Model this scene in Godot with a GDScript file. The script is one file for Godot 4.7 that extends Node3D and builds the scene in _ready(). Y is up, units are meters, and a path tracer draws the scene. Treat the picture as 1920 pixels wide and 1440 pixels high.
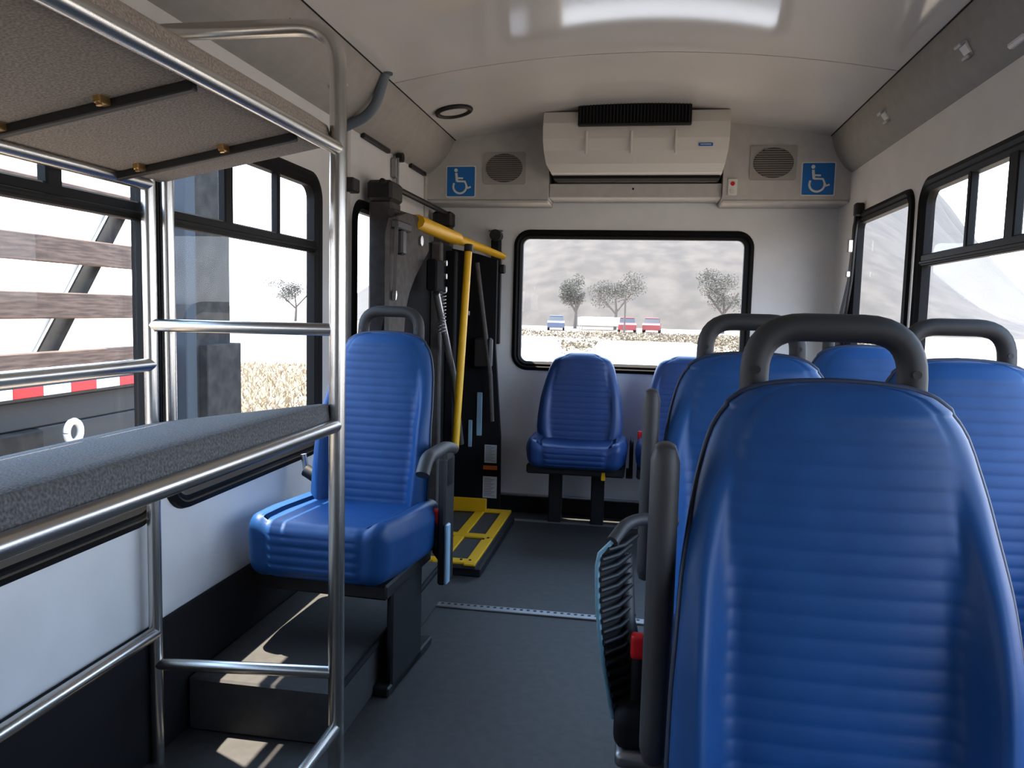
extends Node3D
# Shuttle-bus interior seen from the front towards the rear.  x right, y up, -z towards the rear wall; floor at y = 0.

const XL := -1.2        # left wall, inner face
const XR := 0.975       # right wall, inner face
const ZR := -4.43       # rear wall, inner face
const ZF := 1.7         # front wall, inner face
const GY := -0.85       # ground outside

var M := {}
var used := {}
var seat_mesh := {}

func _ready():
	setup_view()
	make_materials()
	build_shell()
	build_windows()
	build_rear_fittings()
	build_ceiling_fittings()
	build_rack()
	build_seats()
	build_lift()
	build_small_things()
	build_outside()

# ------------------------------------------------------------------ camera, sky, sun, exposure
func setup_view():
	var cam := Camera3D.new()
	cam.name = "camera"
	cam.fov = rad_to_deg(2.0 * atan(720.0 / 1480.0))
	cam.near = 0.05
	cam.far = 3000.0
	add_child(cam)
	cam.position = Vector3(0, 1.15, 0)
	cam.rotation = Vector3(-0.0926, 0.165, 0.0244)
	cam.current = true

	var sky_mat := ProceduralSkyMaterial.new()
	sky_mat.sky_top_color = Color(0.66, 0.79, 0.95)
	sky_mat.sky_horizon_color = Color(0.96, 0.975, 1.0)
	sky_mat.sky_curve = 0.15
	sky_mat.ground_bottom_color = Color(0.62, 0.56, 0.48)
	sky_mat.ground_horizon_color = Color(0.93, 0.92, 0.9)
	sky_mat.sky_energy_multiplier = 2.1
	sky_mat.ground_energy_multiplier = 1.6
	var sky := Sky.new()
	sky.sky_material = sky_mat
	var env := Environment.new()
	env.background_mode = Environment.BG_SKY
	env.sky = sky
	env.ambient_light_source = Environment.AMBIENT_SOURCE_SKY
	env.tonemap_mode = Environment.TONE_MAPPER_LINEAR
	env.tonemap_exposure = 1.47
	env.sdfgi_enabled = true
	env.ssao_enabled = true
	env.ssil_enabled = true
	var we := WorldEnvironment.new()
	we.name = "environment"
	we.environment = env
	add_child(we)

	var sun := DirectionalLight3D.new()
	sun.name = "sun"
	var d := Vector3(0.21, -1.0, 0.10).normalized()
	sun.transform = Transform3D(Basis.looking_at(d, Vector3(0, 0, -1)), -d * 30.0)
	sun.light_color = Color(1.0, 0.95, 0.87)
	sun.light_energy = 5.0
	sun.light_angular_distance = 0.6
	sun.shadow_enabled = true
	add_child(sun)

# ------------------------------------------------------------------ materials
func noise_tex(c0: Color, c1: Color, freq: float, seed_: int, size := 256, oct := 3, contrast := 1.0) -> ImageTexture:
	var n := FastNoiseLite.new()
	n.seed = seed_
	n.frequency = freq
	n.fractal_octaves = oct
	var src := n.get_seamless_image(size, size)
	var im := Image.create(size, size, false, Image.FORMAT_RGB8)
	for y in size:
		for x in size:
			var t := clampf((src.get_pixel(x, y).r - 0.5) * contrast + 0.5, 0.0, 1.0)
			im.set_pixel(x, y, c0.lerp(c1, t))
	im.generate_mipmaps()
	return ImageTexture.create_from_image(im)

func mat(col: Color, rough := 0.6, metal := 0.0) -> StandardMaterial3D:
	var m := StandardMaterial3D.new()
	m.albedo_color = col
	m.roughness = rough
	m.metallic = metal
	return m

func tmat(tex: Texture2D, scale: float, rough := 0.7, world := true) -> StandardMaterial3D:
	var m := StandardMaterial3D.new()
	m.albedo_texture = tex
	m.uv1_triplanar = true
	m.uv1_world_triplanar = world
	m.uv1_scale = Vector3.ONE * scale
	m.roughness = rough
	return m

func bump(m: StandardMaterial3D, freq: float, seed_: int, strength: float):
	var n := FastNoiseLite.new()
	n.seed = seed_
	n.frequency = freq
	var im := n.get_seamless_image(256, 256)
	im.convert(Image.FORMAT_RGBA8)
	im.bump_map_to_normal_map(strength)
	m.normal_enabled = true
	m.normal_texture = ImageTexture.create_from_image(im)
	m.normal_scale = 1.0

func make_materials():
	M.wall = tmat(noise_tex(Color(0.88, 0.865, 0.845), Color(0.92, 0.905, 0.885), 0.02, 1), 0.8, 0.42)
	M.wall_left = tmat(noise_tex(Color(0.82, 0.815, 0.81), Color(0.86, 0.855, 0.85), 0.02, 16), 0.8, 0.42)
	M.rear = tmat(noise_tex(Color(0.89, 0.89, 0.885), Color(0.925, 0.925, 0.92), 0.02, 2), 0.8, 0.35)
	M.ceiling = tmat(noise_tex(Color(0.79, 0.775, 0.755), Color(0.82, 0.805, 0.785), 0.01, 3), 0.6, 0.07)
	M.ceiling.metallic_specular = 0.38
	M.cove = tmat(noise_tex(Color(0.58, 0.56, 0.53), Color(0.63, 0.61, 0.58), 0.05, 4), 1.0, 0.7)
	M.housing = tmat(noise_tex(Color(0.72, 0.71, 0.69), Color(0.77, 0.755, 0.735), 0.05, 5), 1.0, 0.55)
	M.ac = mat(Color(0.84, 0.82, 0.785), 0.5)
	M.floor = tmat(noise_tex(Color(0.215, 0.212, 0.21), Color(0.25, 0.247, 0.245), 0.05, 6, 512, 5, 1.3), 0.9, 0.6)
	M.dark_trim = mat(Color(0.09, 0.09, 0.10), 0.75)
	M.dark_trim.metallic_specular = 0.3
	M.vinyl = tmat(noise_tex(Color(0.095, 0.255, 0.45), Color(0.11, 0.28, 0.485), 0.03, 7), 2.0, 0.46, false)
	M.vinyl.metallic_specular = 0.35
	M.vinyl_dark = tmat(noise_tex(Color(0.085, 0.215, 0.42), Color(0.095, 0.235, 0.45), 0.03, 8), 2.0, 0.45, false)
	M.piping = mat(Color(0.13, 0.17, 0.26), 0.5)
	M.black = mat(Color(0.075, 0.075, 0.082), 0.55)
	M.rubber = mat(Color(0.135, 0.136, 0.14), 0.62)
	M.arm = mat(Color(0.19, 0.19, 0.193), 0.55)
	M.gasket = mat(Color(0.04, 0.04, 0.042), 0.6)
	M.gasket.metallic_specular = 0.3
	M.steel = mat(Color(0.78, 0.77, 0.75), 0.27, 1.0)
	M.alu = mat(Color(0.62, 0.62, 0.62), 0.4, 0.9)
	M.carpet = tmat(noise_tex(Color(0.48, 0.445, 0.41), Color(0.64, 0.60, 0.565), 0.12, 9, 512, 4, 1.8), 2.5, 0.97)
	bump(M.carpet, 0.3, 61, 2.5)
	M.carpet_low = tmat(noise_tex(Color(0.27, 0.27, 0.27), Color(0.41, 0.41, 0.41), 0.12, 10, 512, 4, 2.0), 2.5, 0.97)
	bump(M.carpet_low, 0.3, 62, 2.5)
	M.yellow = mat(Color(0.90, 0.69, 0.05), 0.5)
	M.lift_grey = tmat(noise_tex(Color(0.29, 0.275, 0.265), Color(0.35, 0.335, 0.325), 0.04, 11), 2.0, 0.85)
	M.lift_grey.metallic_specular = 0.25
	M.lift_dark = mat(Color(0.12, 0.12, 0.128), 0.9)
	M.lift_dark.metallic_specular = 0.2
	M.pale_blue = mat(Color(0.55, 0.68, 0.76), 0.45)
	M.paper = mat(Color(0.80, 0.80, 0.80), 0.7)
	M.orange = mat(Color(0.80, 0.36, 0.12), 0.6)
	M.red = mat(Color(0.78, 0.06, 0.07), 0.45)
	M.sign_blue = mat(Color(0.05, 0.42, 0.72), 0.5)
	M.white = mat(Color(0.88, 0.88, 0.86), 0.5)
	M.grille = mat(Color(0.50, 0.48, 0.46), 0.6)
	M.grille_dark = mat(Color(0.3, 0.285, 0.275), 0.7)
	M.bezel = mat(Color(0.64, 0.625, 0.60), 0.6)
	M.brass = mat(Color(0.72, 0.58, 0.36), 0.35, 0.9)
	M.teal = mat(Color(0.42, 0.57, 0.62), 0.4)
	M.tube_blue = mat(Color(0.37, 0.41, 0.45), 0.5)
	var g := StandardMaterial3D.new()
	g.albedo_color = Color(0.1, 0.11, 0.11, 0.02)
	g.transparency = BaseMaterial3D.TRANSPARENCY_ALPHA
	g.roughness = 0.02
	g.metallic_specular = 0.25
	M.glass = g
	M.ground = tmat(noise_tex(Color(0.42, 0.375, 0.32), Color(0.57, 0.515, 0.45), 0.03, 12, 512, 5, 1.8), 0.05, 0.95)
	M.hill = tmat(noise_tex(Color(0.185, 0.165, 0.145), Color(0.26, 0.235, 0.205), 0.03, 13, 512, 5, 2.0), 0.012, 0.95)
	M.wood = tmat(noise_tex(Color(0.30, 0.23, 0.185), Color(0.43, 0.345, 0.285), 0.05, 14, 256, 4, 1.8), 0.7, 0.85)
	M.wood.uv1_scale = Vector3(0.7, 4.0, 0.35)
	M.trailer = mat(Color(0.19, 0.188, 0.185), 0.85)
	M.post = tmat(noise_tex(Color(0.175, 0.17, 0.165), Color(0.225, 0.22, 0.21), 0.03, 15, 256, 4, 1.6), 0.8, 0.95)
	M.post.metallic_specular = 0.1
	M.plate = mat(Color(0.24, 0.26, 0.28), 0.9)
	M.plate.metallic_specular = 0.1
	M.leaf = mat(Color(0.30, 0.285, 0.25), 0.8)
	M.leaf.cull_mode = BaseMaterial3D.CULL_DISABLED
	M.bark = mat(Color(0.34, 0.30, 0.27), 0.9)
	M.brush = mat(Color(0.36, 0.32, 0.25), 0.9)
	M.brush.cull_mode = BaseMaterial3D.CULL_DISABLED
	M.straw = mat(Color(0.55, 0.48, 0.37), 0.9)
	M.straw.cull_mode = BaseMaterial3D.CULL_DISABLED
	M.car_red = mat(Color(0.48, 0.14, 0.14), 0.4)
	M.car_white = mat(Color(0.72, 0.72, 0.72), 0.35)
	M.car_blue = mat(Color(0.25, 0.28, 0.36), 0.4)
	M.car_glass = mat(Color(0.10, 0.11, 0.12), 0.15)
	M.tyre = mat(Color(0.06, 0.06, 0.06), 0.85)
	M.house = mat(Color(0.70, 0.68, 0.64), 0.8)
	M.roof = mat(Color(0.45, 0.40, 0.37), 0.85)
	# label print: rows of grey text lines on white
	var im := Image.create(64, 128, false, Image.FORMAT_RGB8)
	im.fill(Color(0.78, 0.79, 0.80))
	for k in 14:
		im.fill_rect(Rect2i(6, 8 + k * 8, 30 + (k * 37) % 22, 3), Color(0.42, 0.43, 0.45))
	M.label = mat(Color.WHITE, 0.7)
	M.label.albedo_texture = ImageTexture.create_from_image(im)

# ------------------------------------------------------------------ scene-tree helpers
func numbered(n: String) -> String:
	if not used.has(n):
		used[n] = 0
		return n
	used[n] += 1
	return "%s_%03d" % [n, used[n]]

func child_name(p: Node, n: String) -> String:
	if p == self:
		return numbered(n)
	if not p.has_node(n):
		return n
	var k := 1
	while p.has_node("%s_%03d" % [n, k]):
		k += 1
	return "%s_%03d" % [n, k]

func tag(o: Node, label: String, category: String, group := "", kind := "") -> Node:
	o.set_meta("label", label)
	o.set_meta("category", category)
	if group != "":
		o.set_meta("group", group)
	if kind != "":
		o.set_meta("kind", kind)
	return o

func thing(n: String, label: String, category: String, at := Vector3.ZERO, turn := 0.0, group := "", kind := "") -> Node3D:
	var o := Node3D.new()
	o.name = numbered(n)
	add_child(o, true)
	o.position = at
	o.rotation.y = turn
	tag(o, label, category, group, kind)
	return o

func S() -> SurfaceTool:
	var s := SurfaceTool.new()
	s.begin(Mesh.PRIMITIVE_TRIANGLES)
	return s

func done(s: SurfaceTool) -> ArrayMesh:
	s.generate_normals()
	return s.commit()

func put(p: Node, n: String, mesh: Mesh, m: Material, label := "") -> MeshInstance3D:
	var o := MeshInstance3D.new()
	o.name = child_name(p, n)
	o.mesh = mesh
	o.material_override = m
	p.add_child(o, true)
	if label != "":
		o.set_meta("label", label)
	return o

func part(p: Node, n: String, s: SurfaceTool, m: Material, label := "") -> MeshInstance3D:
	return put(p, n, done(s), m, label)

# ------------------------------------------------------------------ shape helpers
func poly(s: SurfaceTool, pts: Array, center: Vector3):
	var mid := Vector3.ZERO
	for p in pts:
		mid += p
	mid /= pts.size()
	var a: Vector3 = pts[0]
	var b: Vector3 = pts[1]
	var c: Vector3 = pts[2]
	if (b - a).cross(c - a).dot(mid - center) > 0.0:
		pts = pts.duplicate()
		pts.reverse()
	for k in range(1, pts.size() - 1):
		s.add_vertex(pts[0])
		s.add_vertex(pts[k])
		s.add_vertex(pts[k + 1])

func cbox(s: SurfaceTool, c: Vector3, size: Vector3, bev := 0.003, xf := Transform3D.IDENTITY):
	s.set_smooth_group(-1)
	var h := size * 0.5
	bev = minf(bev, minf(h.x, minf(h.y, h.z)) * 0.8)
	var cen := xf * c
	var P := func(sx: float, sy: float, sz: float, ax: int) -> Vector3:
		var q := Vector3(sx * (h.x - bev), sy * (h.y - bev), sz * (h.z - bev))
		if ax == 0:
			q.x = sx * h.x
		elif ax == 1:
			q.y = sy * h.y
		else:
			q.z = sz * h.z
		return xf * (c + q)
	for sg in [-1.0, 1.0]:
		poly(s, [P.call(sg, -1, -1, 0), P.call(sg, 1, -1, 0), P.call(sg, 1, 1, 0), P.call(sg, -1, 1, 0)], cen)
		poly(s, [P.call(-1, sg, -1, 1), P.call(1, sg, -1, 1), P.call(1, sg, 1, 1), P.call(-1, sg, 1, 1)], cen)
		poly(s, [P.call(-1, -1, sg, 2), P.call(1, -1, sg, 2), P.call(1, 1, sg, 2), P.call(-1, 1, sg, 2)], cen)
	if bev <= 0.0:
		return
	for a in [-1.0, 1.0]:
		for b in [-1.0, 1.0]:
			poly(s, [P.call(a, b, -1, 0), P.call(a, b, 1, 0), P.call(a, b, 1, 1), P.call(a, b, -1, 1)], cen)
			poly(s, [P.call(a, -1, b, 0), P.call(a, 1, b, 0), P.call(a, 1, b, 2), P.call(a, -1, b, 2)], cen)
			poly(s, [P.call(-1, a, b, 1), P.call(1, a, b, 1), P.call(1, a, b, 2), P.call(-1, a, b, 2)], cen)
			for d in [-1.0, 1.0]:
				poly(s, [P.call(a, b, d, 0), P.call(a, b, d, 1), P.call(a, b, d, 2)], cen)

func box(p: Node, n: String, c: Vector3, size: Vector3, m: Material, bev := 0.003, label := "") -> MeshInstance3D:
	var s := S()
	cbox(s, c, size, bev)
	return part(p, n, s, m, label)

func tube(s: SurfaceTool, pts: Array, r: float, n := 12, caps := true, squash := 1.0, xf := Transform3D.IDENTITY, r_end := -1.0):
	var m := pts.size()
	var rings := []
	var t0: Vector3 = (pts[1] - pts[0]).normalized()
	var up := Vector3.UP if absf(t0.y) < 0.9 else Vector3(0, 0, 1)
	var u := up.cross(t0).normalized()
	for i in m:
		var t: Vector3
		if i == 0:
			t = t0
		elif i == m - 1:
			t = (pts[i] - pts[i - 1]).normalized()
		else:
			t = ((pts[i] - pts[i - 1]).normalized() + (pts[i + 1] - pts[i]).normalized()).normalized()
		u = (u - t * u.dot(t)).normalized()
		var w := t.cross(u)
		var rr := r if r_end < 0.0 else lerpf(r, r_end, float(i) / (m - 1))
		var ring := []
		for k in n:
			var a := TAU * k / n
			ring.append(xf * (pts[i] + u * (cos(a) * rr) + w * (sin(a) * rr * squash)))
		rings.append(ring)
	s.set_smooth_group(1)
	for i in m - 1:
		var cen: Vector3 = xf * ((pts[i] + pts[i + 1]) * 0.5)
		for k in n:
			var k2 := (k + 1) % n
			poly(s, [rings[i][k], rings[i][k2], rings[i + 1][k2], rings[i + 1][k]], cen)
	if caps:
		s.set_smooth_group(-1)
		poly(s, rings[0], xf * ((pts[0] + pts[1]) * 0.5))
		poly(s, rings[m - 1], xf * ((pts[m - 1] + pts[m - 2]) * 0.5))

func fillet(pts: Array, r: float, seg := 6) -> Array:
	var out := [pts[0]]
	for i in range(1, pts.size() - 1):
		var a: Vector3 = pts[i - 1]
		var b: Vector3 = pts[i]
		var c: Vector3 = pts[i + 1]
		var d1 := (a - b).normalized()
		var d2 := (c - b).normalized()
		var q := minf(r, minf(a.distance_to(b), c.distance_to(b)) * 0.49)
		var p1 := b + d1 * q
		var p2 := b + d2 * q
		for k in seg + 1:
			var t := float(k) / seg
			out.append(p1.lerp(b, t).lerp(b.lerp(p2, t), t))
	out.append(pts[-1])
	return out

func tube_part(p: Node, n: String, pts: Array, r: float, m: Material, sides := 12, label := "") -> MeshInstance3D:
	var s := S()
	tube(s, pts, r, sides)
	return part(p, n, s, m, label)

func rbox(s: SurfaceTool, c: Vector3, size: Vector3, r: float, n: int, disp = null):
	s.set_smooth_group(1)
	var h := size * 0.5
	var inn := h - Vector3.ONE * r
	var f := func(p: Vector3) -> Vector3:
		var q := p * h
		var i := q.clamp(-inn, inn)
		var d := q - i
		var o := i + d.normalized() * r if d.length() > 1e-6 else q
		if disp != null:
			o = disp.call(o)
		return c + o
	for ax in 3:
		for sg in [-1.0, 1.0]:
			var g := []
			for a in n + 1:
				var row := []
				for b in n + 1:
					var ta := -1.0 + 2.0 * a / n
					var tb := -1.0 + 2.0 * b / n
					var v := Vector3()
					v[ax] = sg
					v[(ax + 1) % 3] = ta
					v[(ax + 2) % 3] = tb
					row.append(f.call(v))
				g.append(row)
			for a in n:
				for b in n:
					poly(s, [g[a][b], g[a + 1][b], g[a + 1][b + 1], g[a][b + 1]], c)

func extrude(s: SurfaceTool, pts: PackedVector2Array, depth: float, xf := Transform3D.IDENTITY, bev := 0.0):
	# polygon in local XY, from z = 0 to z = depth
	s.set_smooth_group(-1)
	if Geometry2D.is_polygon_clockwise(pts):
		pts.reverse()
	var tri := Geometry2D.triangulate_polygon(pts)
	for k in range(0, tri.size(), 3):
		var a := pts[tri[k]]
		var b := pts[tri[k + 1]]
		var c := pts[tri[k + 2]]
		if (b - a).cross(c - a) > 0.0:
			var t := b
			b = c
			c = t
		for q in [a, b, c]:
			s.add_vertex(xf * Vector3(q.x, q.y, depth))
		for q in [a, c, b]:
			s.add_vertex(xf * Vector3(q.x, q.y, 0))
	for k in pts.size():
		var a := pts[k]
		var b := pts[(k + 1) % pts.size()]
		var v := [Vector3(a.x, a.y, 0), Vector3(a.x, a.y, depth), Vector3(b.x, b.y, depth), Vector3(b.x, b.y, 0)]
		for i in [0, 1, 2, 0, 2, 3]:
			s.add_vertex(xf * v[i])

func round_rect(w: float, h: float, r: float, seg := 6) -> PackedVector2Array:
	var out := PackedVector2Array()
	for q in 4:
		var cx := (w * 0.5 - r) * (1.0 if q == 0 or q == 3 else -1.0)
		var cy := (h * 0.5 - r) * (1.0 if q < 2 else -1.0)
		for k in seg + 1:
			var a := PI * 0.5 * (q + float(k) / seg)
			out.append(Vector2(cx + cos(a) * r, cy + sin(a) * r))
	return out

func ring_frame(s: SurfaceTool, w: float, h: float, r: float, profile: Array, xf: Transform3D, seg := 8):
	# profile: Vector2(inset from the outer edge, depth along local z), a closed loop
	var loops := []
	var mids := round_rect(w - profile_mid(profile).x * 2.0, h - profile_mid(profile).x * 2.0, maxf(r - profile_mid(profile).x, 0.004), seg)
	for p in profile:
		loops.append(round_rect(w - p.x * 2.0, h - p.x * 2.0, maxf(r - p.x, 0.003), seg))
	var n := mids.size()
	for j in profile.size():
		var j2 := (j + 1) % profile.size()
		s.set_smooth_group(j + 1)
		for k in n:
			var k2 := (k + 1) % n
			var cen := (mids[k] + mids[k2]) * 0.5
			poly(s, [xf * Vector3(loops[j][k].x, loops[j][k].y, profile[j].y), xf * Vector3(loops[j][k2].x, loops[j][k2].y, profile[j].y),
				xf * Vector3(loops[j2][k2].x, loops[j2][k2].y, profile[j2].y), xf * Vector3(loops[j2][k].x, loops[j2][k].y, profile[j2].y)],
				xf * Vector3(cen.x, cen.y, profile_mid(profile).y))

func profile_mid(profile: Array) -> Vector2:
	var m := Vector2.ZERO
	for p in profile:
		m += p
	return m / profile.size()

func disc(p: Node, n: String, xf: Transform3D, r: float, h: float, m: Material, sides := 20, label := "") -> MeshInstance3D:
	var s := S()
	tube(s, [Vector3(0, 0, 0), Vector3(0, 0, h)], r, sides, true, 1.0, xf)
	return part(p, n, s, m, label)

const FACE_L := Basis(Vector3(0, 0, -1), Vector3(0, 1, 0), Vector3(1, 0, 0))   # local z points into the room from the left wall
const FACE_R := Basis(Vector3(0, 0, 1), Vector3(0, 1, 0), Vector3(-1, 0, 0))
const FACE_B := Basis(Vector3(1, 0, 0), Vector3(0, 1, 0), Vector3(0, 0, 1))
const FACE_F := Basis(Vector3(-1, 0, 0), Vector3(0, 1, 0), Vector3(0, 0, -1))

# ------------------------------------------------------------------ shell
const L_WIN := [[-1.798, -0.80, 0.60, 1.63], [-2.80, -1.812, 0.60, 1.63], [-3.62, -3.12, 0.62, 1.60], [-0.74, 0.23, 0.60, 1.63]]
const R_WIN := [[-4.06, -3.20, 0.70, 1.65], [-3.13, -2.05, 0.60, 1.66], [-1.98, -0.95, 0.60, 1.66], [-0.88, 0.15, 0.60, 1.66]]
const B_WIN := [-0.745, 0.56, 0.815, 1.605]

func wall_cells(n: String, holes: Array, u0: float, u1: float, v0: float, v1: float, fn: Callable, m: Material, label: String):
	# fn(u_mid, v_mid, du, dv) -> [center, size]
	var us := [u0, u1]
	var vs := [v0, v1]
	for h in holes:
		us.append_array([h[0], h[1]])
		vs.append_array([h[2], h[3]])
	us.sort()
	vs.sort()
	var s := S()
	for i in us.size() - 1:
		for j in vs.size() - 1:
			if us[i + 1] - us[i] < 1e-4 or vs[j + 1] - vs[j] < 1e-4:
				continue
			var um: float = (us[i] + us[i + 1]) * 0.5
			var vm: float = (vs[j] + vs[j + 1]) * 0.5
			var inside := false
			for h in holes:
				if um > h[0] and um < h[1] and vm > h[2] and vm < h[3]:
					inside = true
			if inside:
				continue
			var r: Array = fn.call(um, vm, us[i + 1] - us[i], vs[j + 1] - vs[j])
			cbox(s, r[0], r[1], 0.0)
	tag(part(self, n, s, m), label, "wall", "", "structure")

func inset(h: Array, d := 0.03) -> Array:
	return [h[0] + d, h[1] - d, h[2] + d, h[3] - d]

func ceil_y(x: float) -> float:
	return 2.140 - 0.092 * pow((x + 0.08) / 0.95, 2.0)

func build_shell():
	# floor
	var f := S()
	cbox(f, Vector3((XL + XR) * 0.5, -0.04, (ZR + ZF) * 0.5), Vector3(XR - XL + 0.12, 0.08, ZF - ZR + 0.12), 0.0)
	tag(part(self, "floor", f, M.floor), "dark slate non-slip bus floor", "floor", "", "structure")
	# side walls
	var lh := []
	for w in L_WIN:
		lh.append(inset(w))
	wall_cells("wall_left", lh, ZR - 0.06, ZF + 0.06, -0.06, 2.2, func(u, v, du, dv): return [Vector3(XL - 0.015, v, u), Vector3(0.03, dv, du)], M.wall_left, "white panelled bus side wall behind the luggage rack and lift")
	var rh := []
	for w in R_WIN:
		rh.append(inset(w))
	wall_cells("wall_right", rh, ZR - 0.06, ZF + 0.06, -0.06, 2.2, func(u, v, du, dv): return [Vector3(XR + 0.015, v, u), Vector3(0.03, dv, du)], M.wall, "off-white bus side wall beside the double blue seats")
	wall_cells("wall_rear", [inset(B_WIN)], XL, XR, -0.06, 2.2, func(u, v, du, dv): return [Vector3(u, v, ZR - 0.015), Vector3(du, dv, 0.03)], M.rear, "white rear wall of the bus around the wide window")
	wall_cells("wall_front", [], XL, XR, -0.06, 2.2, func(u, v, du, dv): return [Vector3(u, v, ZF + 0.03), Vector3(du, dv, 0.06)], M.wall, "plain unseen front wall, windowless to keep light off the near seat")  # unseen wall instead of a windshield, added to block light and glass reflections
	# ceiling: curved panels with a gap at the seam
	var ce := thing("ceiling", "glossy cream arched bus ceiling in panels", "ceiling", Vector3.ZERO, 0.0, "", "structure")
	for seg in [[-4.2, -3.144], [-3.136, -0.002], [0.002, ZF]]:
		var s := S()
		var n := 28
		s.set_smooth_group(1)
		for k in n:
			var xa := lerpf(-1.05, 0.885, float(k) / n)
			var xb := lerpf(-1.05, 0.885, float(k + 1) / n)
			poly(s, [Vector3(xa, ceil_y(xa), seg[0]), Vector3(xb, ceil_y(xb), seg[0]), Vector3(xb, ceil_y(xb), seg[1]), Vector3(xa, ceil_y(xa), seg[1])], Vector3((xa + xb) * 0.5, 4.0, 0))
		s.set_smooth_group(-1)
		for e in [0, 1]:
			for k in n:
				var xa := lerpf(-1.05, 0.885, float(k) / n)
				var xb := lerpf(-1.05, 0.885, float(k + 1) / n)
				poly(s, [Vector3(xa, ceil_y(xa), seg[e]), Vector3(xb, ceil_y(xb), seg[e]), Vector3(xb, ceil_y(xb) + 0.012, seg[e]), Vector3(xa, ceil_y(xa) + 0.012, seg[e])], Vector3(0, 2.1, (seg[0] + seg[1]) * 0.5))
		part(ce, "ceiling_panel", s, M.ceiling)
	var rf := S()
	cbox(rf, Vector3((XL + XR) * 0.5, 2.23, (ZR + ZF) * 0.5), Vector3(XR - XL + 0.12, 0.06, ZF - ZR + 0.12), 0.0)
	var bk := S()
	for k in 28:
		var xa := lerpf(-1.05, 0.885, float(k) / 28)
		var xb := lerpf(-1.05, 0.885, float(k + 1) / 28)
		cbox(bk, Vector3((xa + xb) * 0.5, (ceil_y(xa) + ceil_y(xb)) * 0.5 + 0.018, (-4.2 + ZF) * 0.5), Vector3(xb - xa + 0.004, 0.008, ZF + 4.2), 0.0)
	part(ce, "backing_sheet", bk, M.dark_trim)
	tag(part(self, "roof", rf, M.white), "white outer roof skin of the bus", "roof", "", "structure")
	# coves between ceiling and walls
	cove("trim_1", -1, "grey upholstered cove along the luggage rack side of the ceiling")
	cove("trim_2", 1, "grey upholstered cove above the large side windows")
	for q in [[-1.036, "trim_4", "thin dark joint bead between ceiling and rack-side cove"], [0.869, "trim_5", "thin dark joint bead between ceiling and window-side cove"]]:
		var bd := tube_part(self, q[1], [Vector3(q[0], ceil_y(q[0]) + 0.001, -4.2), Vector3(q[0], ceil_y(q[0]) + 0.001, ZF)], 0.0035, M.dark_trim, 6)
		tag(bd, q[2], "trim", "", "structure")
	# dark base trims
	var b := box(self, "baseboard_rear", Vector3((XL + XR) * 0.5, 0.045, ZR + 0.02), Vector3(XR - XL, 0.09, 0.04), M.dark_trim, 0.004)
	tag(b, "dark rubber base strip along the rear wall", "baseboard", "", "structure")
	var mold := box(self, "trim_3", Vector3((XL + XR) * 0.5, 0.096, ZR + 0.012), Vector3(XR - XL, 0.012, 0.024), M.alu, 0.003)
	tag(mold, "thin aluminium moulding above the rear base strip", "trim", "", "structure")
	var bl := box(self, "baseboard_left", Vector3(XL + 0.01, 0.17, -1.05), Vector3(0.02, 0.34, 3.8), M.dark_trim, 0.004)
	tag(bl, "black kick panel along the wall below the rack", "baseboard", "", "structure")
	var brr := box(self, "baseboard_right", Vector3(XR - 0.02, 0.06, -1.76), Vector3(0.04, 0.12, 5.2), M.dark_trim, 0.008)
	tag(brr, "dark base strip along the wall beside the double seats", "baseboard", "", "structure")
	# raised step box under the single seat
	var ww := thing("wheel_well_box", "low dark floor-covered step box under the single seat", "step box", Vector3(0, 0, 0))
	box(ww, "box_top", Vector3(-0.965, 0.075, -2.42), Vector3(0.42, 0.148, 1.10), M.floor, 0.006)
	tube_part(ww, "edge_trim", [Vector3(-0.752, 0.152, -1.875), Vector3(-0.752, 0.152, -2.965)], 0.009, M.dark_trim, 8, "black rubber nosing")

func cove(n: String, side: int, label: String):
	var a := Vector2(-1.04, ceil_y(-1.04)) if side < 0 else Vector2(0.872, ceil_y(0.872))
	var b := Vector2(XL, 1.865) if side < 0 else Vector2(XR, 1.868)
	var mid := (a + b) * 0.5 + Vector2(0.03 * -side, -0.035)
	var c := Vector2(b.x, a.y + 0.06)
	var pts := PackedVector2Array()
	var q := 10
	for k in q + 1:
		var t := float(k) / q
		pts.append(a.lerp(mid, t).lerp(mid.lerp(b, t), t))
	pts.append(c)
	pts.append(Vector2(a.x, a.y + 0.06))
	var s := S()
	extrude(s, pts, ZF + 4.2, Transform3D(Basis.IDENTITY, Vector3(0, 0, -4.2)))
	tag(part(self, n, s, M.cove), label, "trim", "", "structure")

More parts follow.
